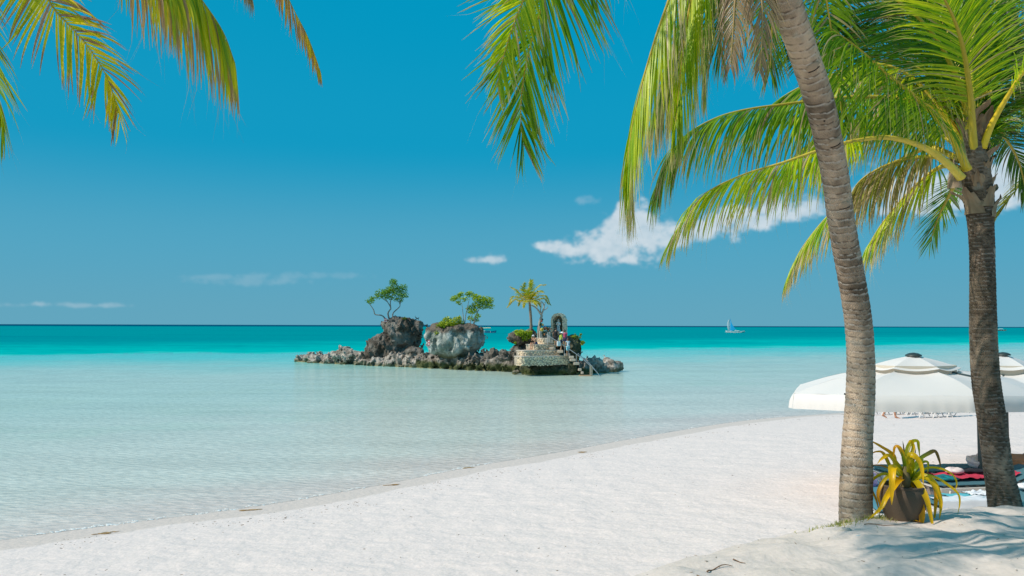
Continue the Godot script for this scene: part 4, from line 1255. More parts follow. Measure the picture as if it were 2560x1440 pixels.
# ---------------------------------------------------------------- coconut palms
func trunk(tree: Node3D, path: Array, dark: float, seed_: int, ring := 0.066) -> PackedVector3Array:
	# path: [point, radius] from the foot upwards; the old leaf scars stand out as uneven rings
	var centre := []
	for q in path:
		centre.append(q[0])
	var curve := even(spline(centre, 160), 0.0125)
	var n := curve.size()
	var sides := 44
	var m := Mesher.new()
	var r2 := RandomNumberGenerator.new()
	r2.seed = seed_
	var marks := PackedFloat32Array()     # where each ring begins
	var at := 0.0
	while at < n * 0.0125 + 1.0:
		marks.append(at)
		at += ring * r2.randf_range(0.6, 1.35)
	var up := Vector3.FORWARD
	var dark_c := Color(0.135, 0.10, 0.072)
	var pale_c := Color(0.63, 0.475, 0.345)
	for i in n:
		var t := (curve[mini(i + 1, n - 1)] - curve[maxi(i - 1, 0)]).normalized()
		var x := t.cross(up).normalized()
		up = x.cross(t).normalized()
		var f := float(i) / (n - 1) * (path.size() - 1)
		var k := mini(int(f), path.size() - 2)
		var rad: float = lerpf(path[k][1], path[k + 1][1], f - k)
		for a in sides:
			var th := TAU * a / sides
			var dir := x * cos(th) + up * sin(th)
			var wob := 0.022 * sin(th + 1.3 * sin(i * 0.006 + seed_)) + 0.012 * fine.get_noise_2d(cos(th) * 22.0 + i * 0.5, sin(th) * 22.0 + seed_ * 37.0)
			var s := i * 0.0125 + wob
			var j := marks.bsearch(s) - 1
			j = clampi(j, 0, marks.size() - 2)
			var ph := clampf((s - marks[j]) / (marks[j + 1] - marks[j]), 0.0, 1.0)
			var saw := 0.0042 * (1.0 - ph) * smoothstep(0.0, 0.1, ph) - 0.0022 * (1.0 - smoothstep(0.0, 0.12, ph))
			var pos := curve[i] + dir * rad
			var big := noise.get_noise_3d(pos.x * 26.0, pos.y * 18.0, pos.z * 26.0 + seed_)
			var sm := fine.get_noise_3d(pos.x * 150.0, pos.y * 90.0, pos.z * 150.0)
			var st := fine.get_noise_3d(pos.x * 330.0, pos.y * 60.0, pos.z * 330.0)
			saw += 0.006 * big + 0.0025 * sm
			var lowness := clampf(1.0 - i * 0.0125 / 2.0, 0.0, 1.0)
			var crack: float = smoothstep(0.25, 0.6, st) * (0.35 + 0.9 * lowness)
			saw -= 0.004 * crack
			var col := pale_c.lerp(dark_c, clampf(0.26 + 1.0 * big + 0.55 * sm + dark + 0.22 * lowness, 0.0, 1.0))
			col = col.lerp(Color(0.66, 0.60, 0.53), 0.95 * smoothstep(0.72, 0.95, ph) * (1.0 - dark) * clampf(0.6 + sm * 1.2, 0.0, 1.0))
			col *= 1.0 - 0.62 * (1.0 - smoothstep(0.03, 0.16, ph)) - 0.35 * crack
			var spot: float = smoothstep(0.42, 0.6, fine.get_noise_3d(pos.x * 75.0 + 9.0, pos.y * 75.0, pos.z * 75.0))
			col = col.lerp(Color(0.50, 0.46, 0.38), spot * 0.7)     # lichen
			var moss: float = clampf(noise.get_noise_3d(pos.x * 15.0, pos.y * 15.0, pos.z * 15.0 + 4.0) * 1.6 + dark * 0.75 - 0.15, 0.0, 1.0)
			col = col.lerp(Color(0.050, 0.046, 0.028), moss * dark * 1.15 if dark > 0.5 else 0.0)
			col.a = 1.0
			m.p(curve[i] + dir * (rad + saw), col)
	for i in n - 1:
		for a in sides:
			var a2 := (a + 1) % sides
			m.quad(i * sides + a, i * sides + a2, (i + 1) * sides + a2, (i + 1) * sides + a)
	var bark := mat("bark", 0.9, {"metallic_specular": 0.25})
	if bark.heightmap_texture == null:
		bark.uv1_triplanar = true
		bark.uv1_world_triplanar = true
		bark.uv1_scale = Vector3(6, 2.2, 6)
		bark.heightmap_enabled = true
		bark.heightmap_texture = noise_tex(31, 0.03, 512)
		bark.heightmap_scale = 1.2
	part("trunk", m.mesh(), bark, tree)
	return curve

# tones: leaf when young and old, and what the tips dry to
const GREEN := [Color(0.03, 0.17, 0.004), Color(0.34, 0.52, 0.012), Color(0.50, 0.40, 0.24)]
const LIME := [Color(0.20, 0.42, 0.006), Color(0.66, 0.70, 0.018), Color(0.58, 0.47, 0.28)]
const GOLD := [Color(0.46, 0.36, 0.006), Color(0.80, 0.48, 0.012), Color(0.45, 0.26, 0.13)]
const TAN := [Color(0.30, 0.21, 0.13), Color(0.42, 0.31, 0.20), Color(0.38, 0.28, 0.18)]
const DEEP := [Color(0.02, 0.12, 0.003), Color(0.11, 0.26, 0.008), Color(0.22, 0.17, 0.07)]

func leaflet(m: Mesher, root: Vector3, d0: Vector3, along: Vector3, l: float, w: float, droop: float, cols: Array, r2: RandomNumberGenerator, dry: float) -> void:
	var seg := 6
	var p := root
	var d := d0
	var base: Color = (cols[0] as Color).lerp(cols[1], r2.randf())
	if r2.randf() < dry * (0.22 if dry < 0.65 else 0.5):
		base = (cols[2] as Color) * r2.randf_range(0.7, 1.1)
	var tipc: Color = (cols[2] as Color) * r2.randf_range(0.7, 1.35)
	var from := 1.0 - r2.randf() * dry
	var curl := Vector3(r2.randf_range(-1, 1), r2.randf_range(-1, 0.3), r2.randf_range(-1, 1)) * 0.28
	var prev := -1
	for i in seg + 1:
		var t := float(i) / seg
		var wv := along - d * along.dot(d)
		if wv.length_squared() < 0.01:
			wv = d.cross(Vector3.UP)
		wv = wv.normalized()
		var nv := d.cross(wv).normalized()
		var ww := w * (0.45 + 0.55 * smoothstep(0.0, 0.22, t)) * (1.0 - 0.92 * pow(t, 2.2)) * 0.5
		var c := base.lerp(tipc, smoothstep(from - 0.12, from + 0.1, t))
		var a := m.p(p - wv * ww, c)
		m.p(p - nv * ww * 0.42, c * 1.12)
		m.p(p + wv * ww, c)
		if prev >= 0:
			m.quad(prev, prev + 1, a + 1, a)
			m.quad(prev + 1, prev + 2, a + 2, a + 1)
		prev = a
		p += d * (l / seg)
		d = (d + Vector3.DOWN * droop * (0.45 + t) + curl * t * dry).normalized()
	if r2.randf() < 0.55 * dry:      # the tip frays into a thread
		var k := m.p(p + d * l * 0.12 + curl * l * 0.4, tipc)
		m.tri(prev, prev + 2, k)

func frond(tree: Node3D, path: Array, o: Dictionary) -> void:
	# path: points of the midrib from the crown outwards
	var sd: int = o.get("seed", path.size() * 7 + int(path[0].x * 100.0) + int(path[-1].y * 130.0) + int(path[-1].x * 170.0))
	var r2 := RandomNumberGenerator.new()
	r2.seed = absi(sd) + 1
	var raw := spline(path, 60)
	var total := 0.0
	for i in raw.size() - 1:
		total += raw[i].distance_to(raw[i + 1])
	var gap: float = o.get("gap", 0.03)
	var pts := even(raw, gap)
	var n := pts.size()
	var r0: float = o.get("r0", 0.032)
	var rib := Mesher.new()
	var rib_c: Color = o.get("rib", Color(0.46, 0.36, 0.02))
	var rp := PackedVector3Array()
	var rr := PackedFloat32Array()
	for i in range(0, n, 2):
		rp.append(pts[i])
		var t := float(i) / n
		rr.append(lerpf(r0, 0.0035, pow(t, 0.6)))
	rib.tube(rp, rr, 7, rib_c, 0.8)
	for i in rib.c.size():
		var t := float(i) / rib.c.size()
		rib.c[i] = rib_c.lerp(Color(0.35, 0.26, 0.05), t * 0.6) * (0.9 + 0.15 * fine.get_noise_2d(i * 4.0, sd % 91))
	var f := part("frond", rib.mesh(), mat("midrib", 0.45), tree)
	var radial: Vector3 = path[-1] - path[0]
	radial.y = 0.0
	radial = radial.normalized()
	if o.has("radial"):
		radial = (o.radial as Vector3).normalized()
	var side := radial.cross(Vector3.UP).normalized()
	var L: float = o.get("len", 0.8)
	var start: float = o.get("start", 0.18)
	var w: float = o.get("w", 0.034)
	var droop: float = o.get("droop", 0.16)
	var tw: float = deg_to_rad(o.get("twist", 0.0))
	var dry: float = o.get("dry", 0.28)
	var cols: Array = o.get("tone", GREEN)
	var only: int = o.get("only", 0)
	var all := Mesher.new()
	var leafm := mat("palm_leaflet", 0.38, {"metallic_specular": 0.5, "backlight_enabled": true, "backlight": Color(1.0, 1.0, 0.72)})
	var apart: int = o.get("apart", 0)
	var tuft := 0.0
	for i in range(int(n * start), n):
		var t := clampf((float(i) / n - start) / (1.0 - start), 0.0, 1.0)
		var tan := (pts[mini(i + 1, n - 1)] - pts[maxi(i - 1, 0)]).normalized()
		var s := (side - tan * side.dot(tan)).normalized().rotated(tan, tw + deg_to_rad(o.get("tip_twist", 0.0)) * t * t)
		if o.has("face"):      # a frond seen flat: its leaflets spread across that direction
			s = tan.cross(o.face).normalized()
		var nn := s.cross(tan).normalized()
		if nn.y < 0.0 and absf(tan.y) < 0.8 and tw == 0.0 and not o.has("face"):
			nn = -nn
		if i % 7 == 0:
			tuft = r2.randf_range(-0.17, 0.17)     # leaflets hang in loose groups
		for sgn in [-1.0, 1.0]:
			if only != 0 and sgn != float(only) and r2.randf() < 0.85:
				continue
			if r2.randf() < o.get("miss", 0.05):
				continue
			var ang := lerpf(1.15, 0.32, pow(t, 0.9)) + r2.randf_range(-0.09, 0.09) + tuft
			var lift: float = o.get("lift", 0.22) + r2.randf_range(-0.12, 0.12)
			var d: Vector3 = (tan * cos(ang) + s * sgn * sin(ang) + nn * lift + Vector3.DOWN * o.get("hang", 0.0) * (1.0 - 0.75 * t * t * float(o.has("tip_twist"))) * r2.randf_range(0.7, 1.3)).normalized()
			var l: float = L * (0.6 + 0.4 * sin(PI * clampf(0.12 + 0.75 * t, 0.0, 1.0))) * (1.0 - 0.45 * pow(t, 2.5)) * r2.randf_range(0.86, 1.08)
			if t < 0.12:
				l *= 0.6 + t * 3.3
			var wd := w * (1.0 - 0.35 * t) * r2.randf_range(0.8, 1.15)
			var dr: float = droop * r2.randf_range(0.6, 1.5)
			if apart > 0:
				apart -= 1
				var one := Mesher.new()
				leaflet(one, pts[i], d, tan, l, wd, dr, cols, r2, dry)
				part("leaflet", one.mesh(false), leafm, f)
			else:
				leaflet(all, pts[i], d, tan, l, wd, dr, cols, r2, dry)
	if all.idx.size() > 0:
		part("leaflets", all.mesh(false), leafm, f, true)

func pix(list: Array) -> Array:
	var out := []
	for q in list:
		out.append(P(q[0], q[1], q[2]))
	return out

func build_left_palm() -> void:
	var foot := on_ground(2139, 7.4)
	var t := thing("coconut_palm", "coconut palm with a long pale ringed trunk bending up beside the potted plant", "palm tree")
	foot.y -= 0.12
	var curve := trunk(t, [[foot, 0.152], [P(2139, 1285, 7.4), 0.146], [P(2141, 1190, 7.42), 0.136], [P(2143, 1100, 7.45), 0.130], [P(2150, 1000, 7.45), 0.122], [P(2152, 900, 7.4), 0.116], [P(2145, 800, 7.3), 0.112], [P(2126, 680, 7.15), 0.110], [P(2104, 560, 6.95), 0.109], [P(2086, 430, 6.75), 0.108], [P(2050, 260, 6.4), 0.109], [P(2008, 130, 6.1), 0.108], [P(1962, 0, 5.8), 0.107], [P(1915, -110, 5.6), 0.11], [P(1870, -230, 5.4), 0.12]], 0.10, 3)
	var scar := mat("bark_scar", 0.9)
	for sc in [[2032, 152, 0.3], [2083, 345, 0.45], [2108, 505, 0.4]]:
		# sits on the trunk where that line of sight meets it
		var near := 0
		var best := 1e9
		for k in curve.size():
			var q := (curve[k] - EYE) * cam_basis
			var dd := absf(720.0 - q.y / -q.z * F - sc[1])
			if dd < best:
				best = dd
				near = k
		var tan := (curve[near + 2] - curve[near - 2]).normalized()
		var view := (EYE - curve[near]).normalized()
		var nrm := (view - tan * view.dot(tan)).normalized().rotated(tan, sc[2])
		var side := tan.cross(nrm).normalized()
		var b := Basis(side, tan, nrm)
		var m := Mesher.new()
		m.ball(Vector3.ZERO, Vector3(0.056, 0.034, 0.011), Color(0.36, 0.27, 0.19), 6, 16)
		m.ball(Vector3(0, -0.030, 0.004), Vector3(0.052, 0.0045, 0.009), Color(0.03, 0.022, 0.018), 5, 12)
		for k in m.v.size():
			m.v[k].z -= m.v[k].x * m.v[k].x * 4.6
			m.v[k] = b * m.v[k] + curve[near] + nrm * 0.111
		part("leaf_scar", m.mesh(), scar, t)
	for hl in [[2053, 296, 6.48], [2061, 302, 6.48], [2068, 296, 6.5], [2112, 985, 7.44]]:
		var m := Mesher.new()
		m.ball(P(hl[0], hl[1], hl[2] - 0.108), Vector3(0.009, 0.009, 0.006), Color(0.012, 0.01, 0.008), 5, 8)
		part("bore_hole", m.mesh(), scar, t)
	var crown := P(1868, -250, 5.4)
	var top := [1868, -250, 5.4]
	var base := {"len": 0.62, "w": 0.021, "gap": 0.0175, "rib": Color(0.66, 0.50, 0.03)}
	frond(t, pix([top, [1640, -330, 5.3], [1470, -210, 5.25], [1385, -60, 5.25], [1339, 67, 5.3], [1308, 200, 5.35], [1302, 300, 5.4], [1309, 360, 5.4]]), base.merged({"len": 0.74, "face": Vector3(0.25, -0.1, 1.0), "droop": 0.05, "tone": GREEN, "apart": 150, "dry": 0.3, "start": 0.3}, true))
	frond(t, pix([top, [1650, -350, 5.2], [1470, -260, 5.15], [1362, -110, 5.15], [1300, 20, 5.15], [1262, 130, 5.15], [1243, 215, 5.15]]), base.merged({"len": 0.48, "face": Vector3(0.4, -0.1, 1.0), "droop": 0.09, "tone": LIME, "dry": 0.3, "start": 0.35}, true))
	frond(t, pix([top, [1780, -230, 5.5], [1712, -110, 5.6], [1673, 0, 5.65], [1637, 103, 5.7], [1604, 216, 5.75], [1580, 319, 5.8], [1571, 411, 5.8], [1580, 490, 5.8]]), base.merged({"len": 0.9, "radial": Vector3(-1, 0, 0.2), "droop": 0.36, "hang": 1.2, "tone": LIME, "apart": 150, "dry": 0.4, "start": 0.2, "lift": 0.05}, true))
	frond(t, pix([top, [1830, -240, 5.6], [1772, -150, 5.75], [1735, -30, 5.85], [1712, 100, 5.9], [1698, 220, 5.95], [1690, 310, 5.95]]), base.merged({"len": 0.95, "radial": Vector3(-1, 0, 0.3), "droop": 0.40, "hang": 1.2, "tone": LIME, "dry": 0.35, "lift": 0.05}, true))
	frond(t, pix([top, [1840, -240, 6.2], [1800, -140, 6.4], [1775, -20, 6.5], [1765, 100, 6.6], [1762, 190, 6.6]]), base.merged({"len": 0.95, "radial": Vector3(-1, 0, -0.2), "droop": 0.36, "hang": 1.0, "tone": GREEN, "dry": 0.35, "lift": 0.05}, true))
	frond(t, pix([top, [1800, -200, 5.9], [1745, -60, 6.1], [1700, 60, 6.2], [1665, 190, 6.25], [1640, 280, 6.3]]), base.merged({"len": 1.0, "radial": Vector3(-1, 0, -0.5), "droop": 0.36, "hang": 1.0, "tone": GREEN, "dry": 0.35}, true))
	frond(t, pix([top, [1850, -130, 5.3], [1838, 0, 5.25], [1832, 90, 5.25], [1826, 170, 5.25]]), base.merged({"len": 0.36, "radial": Vector3(-0.6, 0, 1), "droop": 0.6, "tone": TAN, "dry": 0.9, "w": 0.016, "lift": 0.0, "rib": Color(0.34, 0.23, 0.12)}, true))
	frond(t, pix([top, [1880, -130, 5.2], [1903, -10, 5.15], [1905, 90, 5.15], [1899, 180, 5.15]]), base.merged({"len": 0.34, "radial": Vector3(0.2, 0, 1), "droop": 0.5, "tone": TAN, "dry": 0.9, "w": 0.014, "lift": 0.0, "rib": Color(0.36, 0.25, 0.14)}, true))
	frond(t, pix([top, [1840, -210, 5.9], [1812, -90, 6.2], [1800, 20, 6.4], [1804, 130, 6.5]]), base.merged({"len": 0.7, "radial": Vector3(-0.5, 0, -1), "droop": 0.14, "tone": GREEN, "dry": 0.3}, true))
	frond(t, pix([top, [1900, -200, 6.0], [1925, -60, 6.5], [1930, 60, 6.8], [1925, 180, 7.0]]), base.merged({"len": 0.7, "radial": Vector3(0.3, 0, -1), "droop": 0.16, "tone": GREEN, "dry": 0.3}, true))
	# fronds above the frame whose shade falls on the sand
	for a in [[0.9, 0.1, -0.1], [0.7, 0.5, 0.7], [0.5, 0.7, -0.8], [0.95, -0.15, 0.45]]:
		var d := Vector3(a[0], 0, a[2]).normalized()
		frond(t, [crown, crown + d * 0.9 + Vector3.UP * (0.3 + a[1] * 0.7), crown + d * 2.0 + Vector3.UP * (0.3 + a[1] * 0.8), crown + d * 3.0 + Vector3.UP * (-0.2 + a[1] * 0.5), crown + d * 3.7 + Vector3.UP * (-1.0 + a[1] * 0.3)], base.merged({"gap": 0.034, "w": 0.034, "tone": GREEN}, true))

func sheath(t: Node3D, at: Vector3, out: Vector3, hgt: float, wid: float, flare: float, col: Color, sd: int) -> void:
	# a torn flap of the fibrous leaf base
	var m := Mesher.new()
	var r2 := RandomNumberGenerator.new()
	r2.seed = sd
	var s := out.cross(Vector3.UP).normalized()
	var nu := 9
	var nv := 9
	for i in nv + 1:
		var v := float(i) / nv
		for k in nu + 1:
			var u := float(k) / nu * 2.0 - 1.0
			var rag: float = (0.22 * fine.get_noise_2d(u * 40.0, sd * 31.0) + 0.3 * absf(u)) * v
			var p := at + Vector3.UP * (hgt * (v - rag)) + s * (u * wid * (1.0 - 0.45 * v)) + out * (flare * v * v - wid * 0.55 * u * u + 0.012 * fine.get_noise_2d(u * 60.0 + sd, v * 60.0))
			var c := col.lerp(Color(0.50, 0.38, 0.24), 0.5 + 0.5 * fine.get_noise_2d(u * 90.0 + sd * 7.0, v * 12.0)) * (0.75 + 0.35 * fine.get_noise_2d(u * 160.0, v * 25.0 + sd))
			c.a = 1.0
			m.p(p, c)
	for i in nv:
		for k in nu:
			var a := i * (nu + 1) + k
			m.quad(a, a + 1, a + nu + 2, a + nu + 1)
	part("leaf_sheath", m.mesh(), mat("sheath", 0.95, {"backlight_enabled": true, "backlight": Color(0.3, 0.26, 0.2)}), t)

func build_right_palm() -> void:
	var foot := on_ground(2508, 8.8)
	foot.y -= 0.12
	var t := thing("coconut_palm", "coconut palm with a dark mossy trunk and full crown at the right edge", "palm tree")
	trunk(t, [[foot, 0.175], [P(2507, 1232, 8.8), 0.155], [P(2494, 1160, 8.8), 0.143], [P(2481, 1060, 8.8), 0.142], [P(2466, 960, 8.8), 0.142], [P(2460, 880, 8.8), 0.140], [P(2457, 780, 8.78), 0.136], [P(2456, 680, 8.75), 0.128], [P(2454, 600, 8.72), 0.122], [P(2449, 520, 8.7), 0.125], [P(2442, 440, 8.66), 0.15], [P(2436, 380, 8.62), 0.13], [P(2432, 320, 8.6), 0.08]], 0.58, 11, 0.045)
	var r2 := RandomNumberGenerator.new()
	r2.seed = 5
	for i in 26:
		var f := float(i) / 25.0
		var a := i * 2.4 + 0.3
		var out := Vector3(cos(a), 0, sin(a))
		var y := lerpf(545, 330, f)
		sheath(t, P(lerpf(2450, 2434, f), y, 8.68) + out * lerpf(0.150, 0.125, f), out, r2.randf_range(0.16, 0.30), r2.randf_range(0.08, 0.13), r2.randf_range(0.03, 0.14), Color(0.25, 0.16, 0.095), 100 + i)
	sheath(t, P(2386, 470, 8.5), Vector3(-0.5, 0, 0.8).normalized(), 0.34, 0.075, -0.10, Color(0.36, 0.26, 0.2), 61)
	sheath(t, P(2440, 300, 8.5), Vector3(0.5, 0, 0.8).normalized(), 0.2, 0.10, 0.16, Color(0.30, 0.19, 0.11), 62)
	var c := [2436, 400, 8.6]
	var fr := {"len": 0.85, "w": 0.025, "gap": 0.0215, "r0": 0.055, "rib": Color(0.62, 0.48, 0.03)}
	# the near petiole that arches to the left, and its broken frond
	frond(t, pix([[2418, 425, 8.48], [2388, 360, 8.4], [2352, 307, 8.3], [2302, 253, 8.15], [2228, 194, 8.0], [2150, 124, 7.85], [2072, 66, 7.75]]), fr.merged({"len": 0.95, "radial": Vector3(-1, 0, 0.35), "droop": 0.42, "hang": 1.0, "tone": GREEN, "apart": 0, "start": 0.22, "rib": Color(0.72, 0.54, 0.02), "dry": 0.3}, true))
	frond(t, pix([[2424, 330, 8.6], [2412, 250, 8.6], [2383, 175, 8.5], [2344, 101, 8.4], [2286, 35, 8.3], [2220, -12, 8.2], [2120, -60, 8.1], [2010, -90, 8.0]]), fr.merged({"len": 1.0, "face": Vector3(0.1, -0.45, 1.0), "droop": 0.07, "tone": DEEP, "start": 0.2, "lift": -0.1, "rib": Color(0.66, 0.50, 0.03), "dry": 0.1}, true))
	frond(t, pix([[2434, 330, 8.6], [2430, 240, 8.7], [2427, 160, 8.8], [2437, 60, 8.9], [2450, -60, 9.0], [2480, -200, 9.0]]), fr.merged({"len": 0.9, "face": Vector3(0.1, -0.3, 1.0), "droop": 0.10, "tone": GREEN, "start": 0.28, "rib": Color(0.70, 0.58, 0.03), "dry": 0.15}, true))
	frond(t, pix([[2456, 370, 8.55], [2480, 310, 8.45], [2520, 240, 8.3], [2575, 160, 8.1], [2660, 90, 7.9], [2760, 60, 7.7]]), fr.merged({"len": 0.8, "radial": Vector3(1, 0, 0.3), "droop": 0.25, "tone": LIME, "start": 0.4, "rib": Color(0.85, 0.62, 0.02)}, true))
	# the long curtain that hangs across the middle of the right half
	frond(t, pix([[2420, 380, 8.7], [2350, 285, 8.8], [2260, 250, 8.8], [2160, 242, 8.75], [2050, 250, 8.65], [1950, 262, 8.55], [1860, 275, 8.45], [1790, 295, 8.4], [1720, 335, 8.3], [1672, 400, 8.25], [1640, 480, 8.2]]), fr.merged({"len": 1.0, "radial": Vector3(-1, 0, 0.15), "droop": 0.36, "hang": 1.2, "tip_twist": 70.0, "tone": GREEN, "apart": 160, "start": 0.16, "lift": 0.15, "dry": 0.33}, true))
	frond(t, pix([[2404, 445, 8.45], [2370, 410, 8.4], [2310, 368, 8.35], [2230, 345, 8.3], [2150, 350, 8.2], [2060, 372, 8.1], [1960, 406, 8.0], [1858, 437, 7.95], [1765, 483, 7.9], [1714, 545, 7.9], [1680, 605, 7.9]]), fr.merged({"len": 0.8, "radial": Vector3(-1, 0, 0.2), "droop": 0.36, "hang": 1.1, "tip_twist": 60.0, "tone": LIME, "apart": 140, "start": 0.36, "dry": 0.45, "gap": 0.024, "miss": 0.12, "rib": Color(0.85, 0.66, 0.08)}, true))
	frond(t, pix([[2400, 430, 8.7], [2350, 395, 8.8], [2280, 395, 8.9], [2210, 415, 9.0], [2150, 452, 9.1], [2120, 500, 9.1]]), fr.merged({"len": 0.85, "radial": Vector3(-1, 0, -0.2), "droop": 0.42, "hang": 1.3, "tone": [Color(0.2, 0.22, 0.02), Color(0.36, 0.30, 0.05), Color(0.45, 0.34, 0.18)], "dry": 0.7, "start": 0.25}, true))
	frond(t, pix([[2410, 440, 8.8], [2370, 415, 9.0], [2330, 430, 9.2], [2267, 486, 9.3], [2208, 555, 9.4], [2172, 610, 9.4]]), fr.merged({"len": 0.85, "radial": Vector3(-1, 0, -0.3), "droop": 0.34, "hang": 0.8, "tone": LIME, "dry": 0.5, "start": 0.25}, true))
	frond(t, pix([[2415, 450, 8.9], [2395, 450, 9.2], [2372, 490, 9.5], [2345, 545, 9.7], [2325, 610, 9.8]]), fr.merged({"len": 0.55, "radial": Vector3(-0.5, 0, -1), "droop": 0.06, "tone": GREEN, "dry": 0.25, "start": 0.2, "lift": 0.05}, true))
	frond(t, pix([[2400, 400, 8.8], [2320, 370, 9.2], [2220, 420, 9.6], [2140, 480, 9.8], [2070, 540, 9.9], [2005, 620, 10.0], [1970, 690, 10.0]]), fr.merged({"len": 0.8, "radial": Vector3(-1, 0, -0.4), "droop": 0.34, "hang": 0.8, "tone": LIME, "dry": 0.6, "start": 0.3}, true))
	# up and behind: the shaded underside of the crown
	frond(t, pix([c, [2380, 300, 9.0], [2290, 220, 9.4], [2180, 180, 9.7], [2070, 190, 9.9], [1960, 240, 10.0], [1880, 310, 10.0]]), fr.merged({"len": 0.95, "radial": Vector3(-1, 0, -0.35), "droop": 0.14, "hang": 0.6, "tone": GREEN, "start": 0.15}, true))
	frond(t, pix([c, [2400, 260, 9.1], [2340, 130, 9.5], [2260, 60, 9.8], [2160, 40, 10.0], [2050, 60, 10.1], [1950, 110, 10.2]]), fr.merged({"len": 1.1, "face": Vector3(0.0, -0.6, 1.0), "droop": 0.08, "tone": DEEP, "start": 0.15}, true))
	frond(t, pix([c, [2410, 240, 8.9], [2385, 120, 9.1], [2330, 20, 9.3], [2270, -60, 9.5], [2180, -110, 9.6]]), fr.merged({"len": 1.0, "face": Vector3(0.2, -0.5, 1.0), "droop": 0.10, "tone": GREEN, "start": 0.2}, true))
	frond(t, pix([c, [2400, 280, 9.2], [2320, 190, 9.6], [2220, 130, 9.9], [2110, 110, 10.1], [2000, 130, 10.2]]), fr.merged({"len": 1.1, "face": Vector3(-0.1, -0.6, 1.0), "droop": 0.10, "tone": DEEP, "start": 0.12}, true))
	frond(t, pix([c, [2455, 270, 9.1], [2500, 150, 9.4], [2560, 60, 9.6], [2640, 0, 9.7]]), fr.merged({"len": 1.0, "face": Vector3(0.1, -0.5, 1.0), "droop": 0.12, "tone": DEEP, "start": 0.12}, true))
	frond(t, pix([c, [2470, 330, 9.0], [2520, 280, 9.2], [2590, 270, 9.3], [2680, 300, 9.4]]), fr.merged({"len": 0.95, "radial": Vector3(1, 0, 0.0), "droop": 0.42, "tone": GREEN, "start": 0.12}, true))
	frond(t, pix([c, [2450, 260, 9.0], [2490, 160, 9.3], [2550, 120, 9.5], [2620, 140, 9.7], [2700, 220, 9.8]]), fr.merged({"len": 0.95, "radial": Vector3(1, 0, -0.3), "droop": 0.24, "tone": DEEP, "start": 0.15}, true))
	frond(t, pix([c, [2462, 300, 8.9], [2500, 240, 9.1], [2550, 240, 9.3], [2610, 290, 9.4], [2650, 370, 9.5]]), fr.merged({"len": 0.85, "radial": Vector3(1, 0, -0.2), "droop": 0.3, "tone": GREEN, "start": 0.12}, true))
	frond(t, pix([c, [2445, 200, 9.0], [2470, 60, 9.2], [2520, -40, 9.4], [2600, -100, 9.5]]), fr.merged({"len": 1.0, "radial": Vector3(1, 0, -0.6), "droop": 0.18, "tone": GREEN, "start": 0.2}, true))
	frond(t, pix([c, [2425, 230, 8.3], [2400, 90, 7.9], [2350, -20, 7.5], [2290, -80, 7.2]]), fr.merged({"len": 0.85, "radial": Vector3(-0.4, 0, 1), "droop": 0.14, "tone": LIME, "start": 0.25}, true))
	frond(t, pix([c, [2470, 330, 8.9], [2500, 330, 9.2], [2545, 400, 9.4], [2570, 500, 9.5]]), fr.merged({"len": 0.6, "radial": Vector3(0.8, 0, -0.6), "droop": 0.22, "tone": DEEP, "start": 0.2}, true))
	frond(t, pix([c, [2330, 320, 9.2], [2220, 290, 9.6], [2110, 310, 9.9], [2010, 370, 10.1], [1940, 460, 10.2]]), fr.merged({"len": 0.9, "radial": Vector3(-1, 0, -0.2), "droop": 0.34, "hang": 1.0, "tip_twist": 50.0, "tone": LIME, "dry": 0.35, "start": 0.2}, true))
	frond(t, pix([c, [2410, 220, 9.0], [2340, 60, 9.4], [2230, -40, 9.7], [2110, -80, 9.9]]), fr.merged({"len": 1.05, "face": Vector3(0.1, -0.5, 1.0), "droop": 0.12, "tone": GREEN, "start": 0.15}, true))
	frond(t, pix([c, [2360, 280, 8.9], [2260, 180, 9.1], [2160, 160, 9.3], [2070, 200, 9.4], [2000, 290, 9.5]]), fr.merged({"len": 0.95, "radial": Vector3(-1, 0, 0.1), "droop": 0.3, "hang": 0.9, "tone": LIME, "start": 0.2}, true))
	# an opening flower spray
	var fl := Mesher.new()
	for i in 40:
		var d := Vector3(r2.randf_range(-1, 1), r2.randf_range(-0.3, 1), r2.randf_range(-1, 1)).normalized()
		var a := P(2463, 236, 8.5)
		fl.tube(PackedVector3Array([a, a + d * 0.05, a + d * 0.075 + Vector3.DOWN * 0.01]), PackedFloat32Array([0.004, 0.004, 0.006]), 4, Color(0.62, 0.52, 0.04))
	part("flower_spray", fl.mesh(), mat("petal", 0.6), t)

